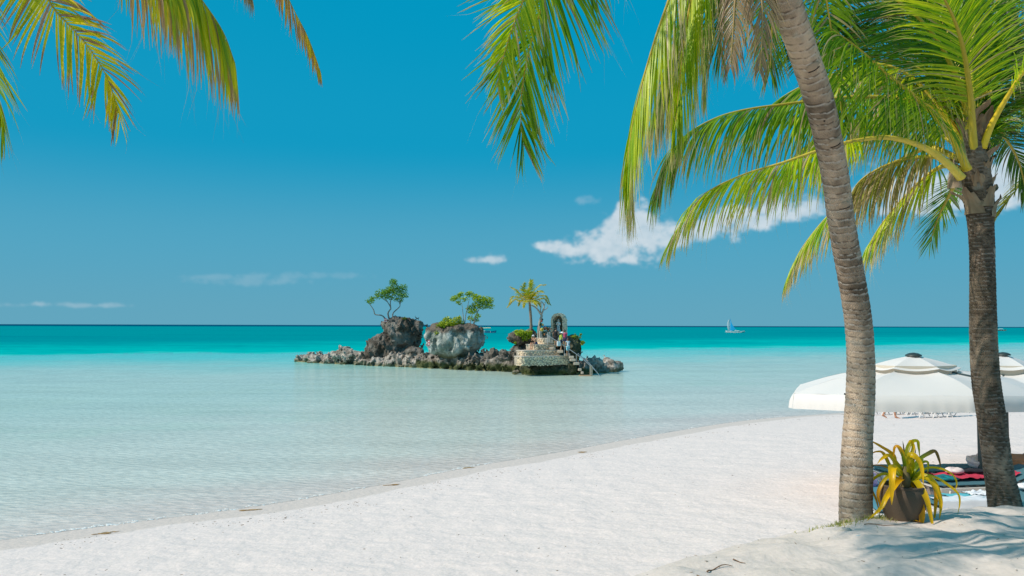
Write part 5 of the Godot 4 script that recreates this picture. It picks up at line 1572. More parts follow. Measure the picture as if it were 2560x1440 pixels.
func build_far_right_palm() -> void:
	var t := thing("coconut_palm", "slender grey coconut palm trunk slanting behind the crown at the top right corner", "palm tree")
	var foot := on_ground(2790, 13.5)
	foot.y -= 0.1
	trunk(t, [[foot, 0.16], [P(2760, 900, 13.4), 0.13], [P(2690, 620, 13.2), 0.12], [P(2610, 390, 13.0), 0.115], [P(2560, 220, 12.9), 0.11], [P(2538, 110, 12.8), 0.11], [P(2522, 30, 12.8), 0.11], [P(2500, -80, 12.7), 0.10]], 0.15, 23, 0.06)
	var c := [2498, -90, 12.7]
	var fr := {"len": 0.8, "w": 0.036, "gap": 0.04}
	for a in [[-120, 30], [-60, 130], [60, 150], [140, 60], [-170, -60], [40, -120], [180, -40]]:
		frond(t, pix([c, [2498 + a[0] * 0.5, -150 + a[1] * 0.2, 12.7], [2498 + a[0] * 1.1, -110 + a[1] * 0.8, 12.6], [2498 + a[0] * 1.5, 0 + a[1] * 1.6, 12.5]]), fr.merged({"droop": 0.22, "tone": GREEN}, true))
	# the low yellow frond that reaches back into the frame comes from a lower tree beside it
	var t2 := thing("coconut_palm", "yellow green frond tips of a palm hidden past the right edge", "palm tree")
	var f2 := on_ground(2960, 11.0)
	f2.y -= 0.1
	trunk(t2, [[f2, 0.16], [P(2940, 900, 11.0), 0.13], [P(2900, 600, 11.0), 0.12], [P(2870, 380, 11.0), 0.12]], 0.3, 29, 0.06)
	frond(t2, pix([[2868, 370, 11.0], [2780, 300, 10.8], [2690, 330, 10.6], [2610, 400, 10.5], [2540, 475, 10.4], [2492, 545, 10.4]]), fr.merged({"len": 0.62, "radial": Vector3(-1, 0, 0.3), "droop": 0.12, "tone": [Color(0.26, 0.28, 0.01), Color(0.44, 0.38, 0.015), Color(0.4, 0.3, 0.12)], "dry": 0.15, "twist": 25.0}, true))
	for a in [[0.9, 0.3], [0.3, 1.0], [-0.6, 0.8], [0.5, -0.9], [-0.4, -0.9]]:
		var b := P(2868, 370, 11.0)
		var d := Vector3(a[0], 0, a[1]).normalized()
		frond(t2, [b, b + d + Vector3.UP * 0.7, b + d * 2.2 + Vector3.UP * 0.6, b + d * 3.2 - Vector3.UP * 0.5], fr.merged({"droop": 0.2, "tone": LIME}, true))

func build_upper_left_palm() -> void:
	var t := thing("coconut_palm", "coconut palm whose yellowing fronds hang into the top left corner", "palm tree")
	var c := [40, -640, 7.4]
	var crown := P(40, -640, 7.4)
	var foot := Vector3(-6.6, 0, -6.9)
	foot.y = ground(foot.x, foot.z) - 0.1
	trunk(t, [[foot, 0.17], [foot.lerp(crown, 0.35) + Vector3(-0.5, 0.1, 0), 0.14], [foot.lerp(crown, 0.7) + Vector3(-0.35, 0.2, 0), 0.13], [crown, 0.13]], 0.15, 41)
	var fr := {"len": 1.0, "w": 0.034, "gap": 0.036, "apart": 75, "r0": 0.04, "rib": Color(0.7, 0.52, 0.04)}
	var g1 := [Color(0.42, 0.46, 0.006), Color(0.98, 0.72, 0.014), Color(0.42, 0.24, 0.17)]
	var g2 := [Color(0.20, 0.40, 0.006), Color(0.80, 0.68, 0.014), Color(0.45, 0.28, 0.16)]
	frond(t, pix([c, [20, -420, 7.3], [50, -180, 7.25], [122, 0, 7.25], [172, 62, 7.25], [215, 110, 7.25], [258, 175, 7.3], [285, 240, 7.3], [300, 300, 7.3]]), fr.merged({"len": 0.70, "radial": Vector3(-0.5, 0, 1.0), "droop": 0.10, "tone": g1, "dry": 0.45, "start": 0.5, "twist": -25.0, "apart": 110, "gap": 0.034}, true))
	frond(t, pix([c, [170, -560, 7.2], [320, -330, 7.0], [420, -120, 7.0], [490, -20, 7.0], [555, 75, 7.0], [588, 160, 7.0]]), fr.merged({"len": 1.15, "radial": Vector3(-1.0, 0, 0.25), "droop": 0.45, "hang": 1.3, "tone": g2, "dry": 0.45, "start": 0.42, "apart": 120, "gap": 0.030, "lift": 0.0, "w": 0.034, "miss": 0.12}, true))
	frond(t, pix([c, [120, -600, 7.0], [230, -400, 6.8], [330, -160, 6.8], [410, -60, 6.8], [480, 0, 6.8]]), fr.merged({"len": 1.0, "radial": Vector3(-1.0, 0, 0.4), "droop": 0.6, "hang": 1.3, "tone": g2, "dry": 0.5, "start": 0.55, "apart": 0, "gap": 0.05, "lift": 0.0}, true))
	frond(t, pix([c, [250, -640, 7.4], [500, -450, 7.3], [650, -170, 7.3], [722, 0, 7.3], [768, 90, 7.3], [800, 175, 7.3]]), fr.merged({"len": 0.42, "radial": Vector3(-1, 0, 0.3), "droop": 0.6, "tone": GOLD, "dry": 0.7, "start": 0.5, "apart": 0, "gap": 0.04}, true))
	frond(t, pix([c, [220, -600, 7.9], [430, -400, 8.0], [560, -150, 8.0], [628, -10, 8.0]]), fr.merged({"len": 0.55, "radial": Vector3(-1, 0, 0.3), "droop": 0.5, "tone": TAN, "w": 0.022, "dry": 0.8, "apart": 0, "start": 0.5}, true))
	frond(t, pix([c, [-90, -520, 7.2], [-140, -250, 7.1], [-85, -10, 7.1], [-35, 120, 7.1], [-5, 240, 7.1], [10, 315, 7.1]]), fr.merged({"len": 0.85, "radial": Vector3(-0.2, 0, 1.0), "droop": 0.14, "tone": [Color(0.10, 0.28, 0.006), Color(0.46, 0.50, 0.014), Color(0.45, 0.32, 0.2)], "dry": 0.35, "start": 0.4, "apart": 70}, true))
	frond(t, pix([c, [60, -480, 7.7], [95, -260, 7.9], [105, -100, 7.9], [112, 20, 7.9]]), fr.merged({"len": 0.62, "radial": Vector3(-0.6, 0, 1.0), "droop": 0.4, "tone": TAN, "w": 0.012, "dry": 0.9, "apart": 0, "lift": 0.0, "start": 0.55}, true))
	# the rest of the crown, above the frame, shades the sand and the foot of the pale palm
	for a in [[1.0, 0.35, 0.7], [0.6, 0.8, 0.8], [0.1, 1.0, 0.6], [-0.6, 0.8, 0.5]]:
		var d := Vector3(a[0], 0, a[1]).normalized()
		frond(t, [crown, crown + d * 1.2 + Vector3.UP * a[2], crown + d * 2.6 + Vector3.UP * (a[2] * 1.1), crown + d * 3.7 + Vector3.UP * (a[2] * 0.6 - 0.3), crown + d * 4.3 + Vector3.UP * (a[2] * 0.4 - 1.0)], fr.merged({"tone": LIME, "apart": 0, "len": 0.8, "start": 0.25, "gap": 0.06}, true))

# ---------------------------------------------------------------- things on the beach
func cloth_mat() -> StandardMaterial3D:
	return mat("canvas", 0.85, {"backlight_enabled": true, "backlight": Color(0.55, 0.53, 0.48)})

func panel_grid(m: Mesher, a: Vector3, b: Vector3, c: Vector3, d: Vector3, nu: int, nv: int, bend: Callable, col: Color) -> void:
	# a-b along the top, d-c along the bottom; bend(u, v) is added
	var base := m.v.size()
	for i in nv + 1:
		var v := float(i) / nv
		for k in nu + 1:
			var u := float(k) / nu
			m.p(a.lerp(b, u).lerp(d.lerp(c, u), v) + bend.call(u, v), col)
	for i in nv:
		for k in nu:
			var q := base + i * (nu + 1) + k
			m.quad(q, q + nu + 1, q + nu + 2, q + 1)

func parasol(label: String, centre: Vector3, edge: Array, rim_r: float, rim_y: float, top_r: float, top_y: float, apex_y: float, post: Vector3) -> void:
	# a vented canopy of eight panels over a dark post; edge holds its corners, front ones first
	var t := thing("parasol", label, "parasol", Vector3(post.x, ground(post.x, post.z), post.z), 0.0, "white parasols over the loungers")
	var o := t.position
	var white := Color(0.755, 0.725, 0.70)
	var n := edge.size()
	var rim := []
	for e in edge:
		var d: Vector3 = e - centre
		d.y = 0.0
		rim.append(Vector3(centre.x, rim_y, centre.z) + d.normalized() * rim_r * clampf(d.length() / 2.3, 0.75, 1.3))
	for i in n:
		var k := (i + 1) % n
		var m := Mesher.new()
		var mid: Vector3 = ((edge[i] as Vector3) + edge[k]) * 0.5 - centre
		mid.y = 0.0
		mid = mid.normalized()
		var e0: Vector3 = edge[i] - o
		var e1: Vector3 = edge[k] - o
		panel_grid(m, rim[i] - o, rim[k] - o, e1, e0, 14, 12, func(u: float, v: float) -> Vector3:
			var s := sin(PI * u)
			return Vector3.DOWN * (s * (0.035 * sin(PI * v) + 0.05 * (1.0 - v) * (1.0 - v)) - 0.05 * sin(PI * v)) + Vector3.UP * 0.008 * fine.get_noise_2d(u * 50.0 + i * 40.0, v * 50.0), white)
		part("canopy_panel", m.mesh(), cloth_mat(), t)
		var vm := Mesher.new()
		var drop := Vector3.DOWN * 0.30
		panel_grid(vm, e0, e1, e1 + drop + mid * 0.03, e0 + drop + mid * 0.03, 30, 7, func(u: float, v: float) -> Vector3:
			var rnd := 1.0 - pow(1.0 - v, 2.0)
			return mid * (0.09 * sin(rnd * PI * 0.5) * sin(PI * clampf(u * 6.0, 0.0, 0.5)) * sin(PI * clampf((1.0 - u) * 6.0, 0.0, 0.5)) + 0.010 * v * sin(u * 44.0 + 3.0 * sin(u * 9.0) + i) + 0.014 * v * fine.get_noise_2d(u * 120.0, i * 30.0)), white)
		part("valance", vm.mesh(), cloth_mat(), t)
	var apex := Vector3(centre.x, apex_y, centre.z) - o
	var tops := []
	for e in edge:
		var d: Vector3 = e - centre
		d.y = 0.0
		tops.append(Vector3(centre.x, top_y, centre.z) - o + d.normalized() * top_r * clampf(d.length() / 2.3, 0.75, 1.3))
	for i in n:
		var k := (i + 1) % n
		var m := Mesher.new()
		panel_grid(m, apex, apex, tops[k], tops[i], 8, 8, func(u: float, v: float) -> Vector3: return Vector3.DOWN * (0.05 * sin(PI * u) * v * v - 0.02 * sin(PI * v)), white)
		part("vent_panel", m.mesh(), cloth_mat(), t)
		var rb := Mesher.new()
		var e: Vector3 = edge[i] - o
		rb.tube(PackedVector3Array([apex + Vector3.DOWN * 0.12, rim[i] - o + Vector3.DOWN * 0.04, e + Vector3.DOWN * 0.05]), PackedFloat32Array([0.02, 0.02, 0.018]), 6, Color(0.03, 0.035, 0.035))
		var sm := Mesher.new()
		sm.tube(PackedVector3Array([rim[i] - o + Vector3.UP * 0.004, (rim[i] - o).lerp(e, 0.5) + Vector3.DOWN * 0.047, e + Vector3.UP * 0.004, e + Vector3.DOWN * 0.30]), PackedFloat32Array([0.012, 0.013, 0.013, 0.011]), 6, white * 0.94, 0.6)
		part("seam", sm.mesh(), cloth_mat(), t)
		part("rib", rb.mesh(), mat("dark_metal", 0.5), t)
	var sk := Mesher.new()
	var ring0 := []
	for i in n:
		var k := (i + 1) % n
		var c := Vector3(centre.x, 0, centre.z) - Vector3(o.x, 0, o.z)
		var a: Vector3 = (rim[i] - o).lerp(c + Vector3.UP * (rim_y - o.y), 0.03)
		var b: Vector3 = (rim[k] - o).lerp(c + Vector3.UP * (rim_y - o.y), 0.03)
		sk.tint = Color(0.66, 0.58, 0.47)
		var up := Vector3.UP * (top_y - rim_y + 0.05)
		sk.quad(sk.q(a + Vector3.DOWN * 0.08), sk.q(b + Vector3.DOWN * 0.08), sk.q(b + up), sk.q(a + up))
	part("vent_lining", sk.mesh(false), cloth_mat(), t)
	var cap := Mesher.new()
	cap.lathe(Transform3D(Basis.IDENTITY, apex + Vector3.DOWN * 0.02), [[0.16, 0.0], [0.15, 0.03], [0.09, 0.06], [0.001, 0.075]], 16, Color(0.035, 0.045, 0.04))
	part("cap", cap.mesh(), mat("dark_metal", 0.5), t)
	var pm := Mesher.new()
	pm.box(Transform3D(Basis(Vector3.UP, 0.2), Vector3(0, (rim_y - o.y) * 0.5 - 0.05, 0)), Vector3(0.15, rim_y - o.y - 0.1, 0.12), Color(0.06, 0.085, 0.085), 0.012)
	part("post", pm.mesh(), mat("dark_metal", 0.5), t)
	var ar := Mesher.new()
	ar.tube(PackedVector3Array([Vector3(0, rim_y - o.y - 0.15, 0), apex + Vector3.DOWN * 0.2]), PackedFloat32Array([0.04, 0.04]), 8, Color(0.06, 0.085, 0.085))
	part("arm", ar.mesh(), mat("dark_metal", 0.5), t)
	var bs := Mesher.new()
	bs.box(Transform3D(Basis(Vector3.UP, 0.2), Vector3(0, 0.02, 0)), Vector3(0.6, 0.12, 0.6), Color(0.06, 0.08, 0.08), 0.02)
	part("base_plate", bs.mesh(), mat("dark_metal", 0.5), t)

func lounger(label: String, at: Vector3, turn: float, cushion: Color, back := 0.25, plastic := Color(0.66, 0.64, 0.62)) -> Node3D:
	var t := thing("sun_lounger", label, "sun lounger", at, turn, "white plastic sun loungers with blue cushions")
	var pl := mat("plastic", 0.4)
	var hgt := 0.34
	for s in [-1.0, 1.0]:
		var m := Mesher.new()
		# an arched side: rail above, legs splayed below
		m.box(Transform3D(Basis.IDENTITY, Vector3(-0.25, hgt - 0.04, s * 0.31)), Vector3(1.46, 0.09, 0.045), plastic, 0.012)
		part("side_rail", m.mesh(), pl, t)
		for x in [-0.78, -0.2, 0.38]:
			for sl in [-1.0, 1.0]:
				var lm := Mesher.new()
				var w := 0.055
				var p0 := Vector3(x, hgt - 0.05, s * 0.31)
				var p1 := Vector3(x + sl * 0.13, 0.0, s * 0.33)
				lm.tube(PackedVector3Array([p0, p0.lerp(p1, 0.4) + Vector3(sl * -0.01, 0, 0), p1]), PackedFloat32Array([w, w * 0.75, w * 0.55]), 6, plastic, 0.5)
				part("leg", lm.mesh(), pl, t)
	for k in 7:
		var m := Mesher.new()
		m.box(Transform3D(Basis.IDENTITY, Vector3(-0.9 + k * 0.22, hgt - 0.005, 0)), Vector3(0.17, 0.02, 0.64), plastic, 0.006)
		part("slat", m.mesh(), pl, t)
	var bk := Transform3D(Basis(Vector3.BACK, back), Vector3(0.50, hgt, 0))
	var bm := Mesher.new()
	for s in [-1.0, 1.0]:
		bm.box(bk * Transform3D(Basis.IDENTITY, Vector3(0.36, -0.03, s * 0.31)), Vector3(0.76, 0.07, 0.045), plastic, 0.012)
	for k in 4:
		bm.box(bk * Transform3D(Basis.IDENTITY, Vector3(0.10 + k * 0.19, 0.0, 0)), Vector3(0.14, 0.02, 0.6), plastic, 0.006)
	part("backrest", bm.mesh(), pl, t)
	if back > 0.1:
		var sm := Mesher.new()
		sm.tube(PackedVector3Array([bk * Vector3(0.5, -0.03, 0.25), Vector3(0.62, hgt * 0.2, 0.25), Vector3(0.62, hgt * 0.2, -0.25), bk * Vector3(0.5, -0.03, -0.25)]), PackedFloat32Array([0.018, 0.018, 0.018, 0.018]), 6, plastic)
		part("backrest_stay", sm.mesh(), pl, t)
	if cushion.a > 0.0:
		for q in [[Transform3D(Basis.IDENTITY, Vector3(-0.24, hgt + 0.055, 0)), 1.46], [bk * Transform3D(Basis.IDENTITY, Vector3(0.36, 0.06, 0)), 0.76]]:
			var cm := Mesher.new()
			var nx := 18
			var nz := 10
			var hs := Vector3(q[1] * 0.5, 0.042, 0.32)
			for side in [1.0, -1.0]:
				var base := cm.v.size()
				for i in nx + 1:
					for k in nz + 1:
						var u := float(i) / nx * 2.0 - 1.0
						var v := float(k) / nz * 2.0 - 1.0
						var puff := pow(1.0 - pow(absf(u), 8.0), 0.4) * pow(1.0 - pow(absf(v), 6.0), 0.4)
						cm.p((q[0] as Transform3D) * Vector3(u * hs.x, side * hs.y * puff + 0.006 * fine.get_noise_2d(u * 90.0, v * 50.0), v * hs.z), cushion)
				for i in nx:
					for k in nz:
						var a := base + i * (nz + 1) + k
						if side < 0:
							cm.quad(a, a + nz + 1, a + nz + 2, a + 1)
						else:
							cm.quad(a, a + 1, a + nz + 2, a + nz + 1)
			part("cushion", cm.mesh(), mat("cushion_cloth", 0.8), t)
	return t

func towel(called: String, label: String, cat: String, bed: Node3D, x0: float, x1: float, z0: float, z1: float, col: Color, col2: Color, hgt := 0.46, wrinkle := 0.03, hang := 0.16, slope := 0.0) -> void:
	# a cloth thrown over a lounger, in that lounger's own axes; it hangs over the near side
	var m := Mesher.new()
	var nx := 34
	var nz := 26
	var sd := float(label.length() * 13)
	for i in nx + 1:
		for k in nz + 1:
			var u := float(i) / nx
			var v := float(k) / nz
			var x := lerpf(x0, x1, u) + 0.03 * fine.get_noise_2d(v * 60.0, sd)
			var z := lerpf(z0, z1, v) + 0.03 * fine.get_noise_2d(u * 60.0, sd + 40.0)
			var y := hgt + maxf(0.0, x - 0.45) * slope
			var over := maxf(0.0, absf(z) - 0.33)
			if over > 0.0:
				y -= minf(over * 1.6, hang)
				z = signf(z) * (0.33 + over * 0.25)
			y += wrinkle * (absf(fine.get_noise_2d(u * 70.0 + sd, v * 38.0)) * 1.3 + 0.5 * noise.get_noise_2d(u * 120.0, v * 80.0 + sd)) + 0.004
			var c := col.lerp(col2, smoothstep(0.02, 0.12, noise.get_noise_2d(u * 60.0 + sd * 3.0, v * 50.0)))
			m.p(bed.transform * Vector3(x, y, z), c)
	for i in nx:
		for k in nz:
			var a := i * (nz + 1) + k
			m.quad(a, a + 1, a + nz + 2, a + nz + 1)
	var o := part(numbered(called), m.mesh(), mat("towel_cloth", 0.95), self)
	tag(o, label, cat)

func bundle(called: String, label: String, cat: String, at: Vector3, r: Vector3, col: Color, col2: Color, handles := false) -> void:
	var t := thing(called, label, cat, at)
	var m := Mesher.new()
	m.ball(Vector3(0, r.y * 0.85, 0), r, col, 20, 30)
	for i in m.v.size():
		var p := m.v[i]
		var f := 1.0 + 0.28 * fine.get_noise_3d(p.x * 130.0 + at.x * 50.0, p.y * 130.0, p.z * 130.0) + 0.2 * absf(noise.get_noise_3d(p.x * 200.0, p.y * 200.0, p.z * 200.0 + at.z))
		m.v[i] = Vector3(p.x * f, maxf(0.0, p.y * f), p.z * f)
		m.c[i] = col.lerp(col2, clampf(0.5 + fine.get_noise_3d(p.x * 160.0, p.y * 160.0, p.z * 160.0) * 1.4, 0.0, 1.0))
	part("sack" if handles else "folds", m.mesh(), mat("thin_plastic", 0.4) if handles else mat("towel_cloth", 0.95), t)
	if handles:
		for s in [-1.0, 1.0]:
			var hm := Mesher.new()
			hm.tube(spline([Vector3(s * r.x * 0.9, r.y * 1.4, 0), Vector3(s * r.x * 0.8, r.y * 2.3, 0.02), Vector3(s * r.x * 0.45, r.y * 2.4, 0), Vector3(s * r.x * 0.25, r.y * 1.5, 0)], 8), PackedFloat32Array([0.02, 0.016, 0.014, 0.014, 0.014, 0.014, 0.014, 0.016, 0.02]), 6, col, 0.5)
			part("handle", hm.mesh(), mat("thin_plastic", 0.4), t)

func build_beach_things() -> void:
	var ce := P(2284, 905, 16.2)
	parasol("big white vented parasol whose canopy spans both palm trunks", ce,
		[P(1985, 984, 16.2), P(2138, 988, 14.9), P(2450, 990, 14.7), P(2612, 990, 15.7), P(2606, 966, 17.6), P(2430, 950, 18.4), P(2150, 950, 18.4), P(2000, 962, 17.6)], 0.80, P(2284, 929, 15.8).y, 0.86, P(2284, 921, 15.8).y, P(2280, 888, 16.2).y, on_ground(2451, 15.8))
	var cb := P(2508, 905, 18.0)
	parasol("second white parasol standing behind at the right edge of the frame", cb,
		[P(2330, 968, 18.2), P(2420, 982, 16.8), P(2620, 984, 16.8), P(2730, 978, 18.0), P(2715, 960, 19.2), P(2600, 952, 19.8), P(2430, 948, 19.8), P(2340, 955, 19.2)], 0.80, P(2508, 934, 17.4).y, 0.90, P(2508, 921, 17.4).y, P(2508, 886, 18.0).y, on_ground(2506, 17.4))
	var teal := Color(0.055, 0.15, 0.185)
	# the nearer row, between and behind the trunks
	var a := lounger("lounger nearest the dark trunk, with a turquoise and a white towel on it", on_ground(2447, 12.9) + Vector3(0, 0.0, 0), 0.07, teal, 0.42)
	towel("beach_towel", "turquoise towel spread on the lounger nearest the dark trunk", "towel", a, -0.55, 0.35, -0.24, 0.12, Color(0.10, 0.42, 0.50), Color(0.10, 0.42, 0.50), 0.445, 0.02)
	towel("beach_towel", "white towel hanging over the foot of the nearest lounger", "towel", a, -0.92, 0.42, 0.02, 0.44, Color(0.62, 0.65, 0.70), Color(0.68, 0.69, 0.72), 0.455, 0.03, 0.3)
	towel("beach_towel", "crumpled white towel lying on top of the turquoise towel", "towel", a, -0.15, 0.4, -0.30, -0.02, Color(0.72, 0.73, 0.76), Color(0.66, 0.68, 0.73), 0.465, 0.04)
	bundle("rolled_towel", "white rolled towel on the raised headrest right of the dark trunk", "towel", a.transform * Vector3(0.82, 0.56, 0.05), Vector3(0.22, 0.055, 0.14), Color(0.74, 0.74, 0.75), Color(0.66, 0.67, 0.7))
	var b := lounger("second lounger from the front, covered by a red towel", on_ground(2432, 14.8), 0.16, teal, 0.30, Color(0.56, 0.52, 0.48))
	towel("beach_towel", "crimson red towel covering the second lounger", "towel", b, -0.75, 0.75, -0.5, 0.24, Color(0.50, 0.035, 0.075), Color(0.42, 0.025, 0.06), 0.47, 0.05, 0.2, 0.28)
	bundle("crumpled_cloth", "teal cloth bunched up at the foot of the red towel", "cloth", b.transform * Vector3(-0.72, 0.45, 0.12), Vector3(0.2, 0.045, 0.16), Color(0.0, 0.22, 0.24), Color(0.0, 0.10, 0.13))
	bundle("crumpled_cloth", "pale pink cloth lying on the far edge of the red towel", "cloth", b.transform * Vector3(-0.30, 0.50, -0.18), Vector3(0.15, 0.06, 0.12), Color(0.62, 0.52, 0.53), Color(0.70, 0.62, 0.62))
	bundle("shoulder_bag", "flat black bag beside the pink cloth on the red towel", "bag", b.transform * Vector3(0.12, 0.50, -0.22), Vector3(0.22, 0.045, 0.12), Color(0.012, 0.013, 0.02), Color(0.02, 0.02, 0.03))
	var c := lounger("third lounger, with a heap of pale clothes left of the parasol post", on_ground(2492, 16.1), 0.03, teal, 0.0)
	bundle("clothes_heap", "heap of pale lilac and cream clothes on the third lounger", "clothes", c.transform * Vector3(-0.46, 0.42, 0.10), Vector3(0.25, 0.14, 0.2), Color(0.80, 0.72, 0.77), Color(0.84, 0.76, 0.68))
	bundle("crumpled_cloth", "dark red cloth under the heap of pale clothes", "cloth", c.transform * Vector3(-0.30, 0.42, 0.16), Vector3(0.16, 0.05, 0.1), Color(0.25, 0.02, 0.04), Color(0.32, 0.03, 0.05))
	var sb := person("sunbather lying face down on the third lounger behind the dark trunk", c.transform * Vector3(-0.62, 0.575, -0.02), 0.0, {"tl": Vector3(-0.12, -0.08, 0.04), "tr": Vector3(0.12, -0.08, 0.04), "wl": Vector3(-0.26, 1.55, 0.02), "el": Vector3(-0.42, 1.36, 0.0), "wr": Vector3(0.26, 1.55, 0.02), "er": Vector3(0.42, 1.36, 0.0)}, {"skin": Color(0.42, 0.19, 0.085), "shorts": Color(0.02, 0.02, 0.02), "shorts_print": Color(0.10, 0.10, 0.09), "shorts_len": 0.4, "hair": Color(0.02, 0.013, 0.01)})
	sb.transform = Transform3D(Basis(Vector3(0, 0, 1), Vector3(-1, 0, 0), Vector3(0, -1, 0)).rotated(Vector3.UP, 0.03), c.transform * Vector3(1.56, 0.55, -0.05))
	var d := lounger("lounger pointing away from us between the pale trunk and the potted plant", on_ground(2192, 13.5), 1.42, Color(0.07, 0.21, 0.27), 0.10)
	bundle("plastic_bag", "purple plastic carrier bag on the lounger beside the pale trunk", "bag", d.transform * Vector3(0.72, 0.44, 0.05), Vector3(0.12, 0.10, 0.1), Color(0.40, 0.24, 0.55), Color(0.55, 0.42, 0.66), true)
	bundle("shoulder_bag", "small dark bag with an orange patch beside the purple bag", "bag", d.transform * Vector3(0.80, 0.44, -0.24), Vector3(0.1, 0.06, 0.1), Color(0.02, 0.02, 0.025), Color(0.35, 0.08, 0.03))
	lounger("lounger half hidden by the yellow leaves, with a plain teal cushion", on_ground(2300, 16.4), 0.05, Color(0.08, 0.24, 0.27), 0.0)
	# the far ones by the water
	lounger("white lounger without a cushion standing far off near the waterline", on_ground(2337, 32.6), 0.05, Color(0, 0, 0, 0), 0.5)
	lounger("white lounger behind the other far one, closest to the water", on_ground(2300, 35.6), 0.1, Color(0, 0, 0, 0), 0.5)
	lounger("white lounger farthest left of the far ones beside the bather's legs", on_ground(2235, 36.4), 0.15, Color(0, 0, 0, 0), 0.5)
	person("bather walking behind the parasol, only bare lower legs showing", on_ground(2221, 33.0), deg_to_rad(70.0), {"kl": Vector3(-0.10, 0.48, 0.16), "al": Vector3(-0.11, 0.09, 0.22), "tl": Vector3(-0.11, 0.03, 0.38), "kr": Vector3(0.10, 0.49, -0.06), "ar": Vector3(0.11, 0.12, -0.24), "tr": Vector3(0.11, 0.03, -0.10)}, {"skin": Color(0.46, 0.22, 0.13), "shorts": Color(0.10, 0.18, 0.35)})
	build_pot()
	build_litter()

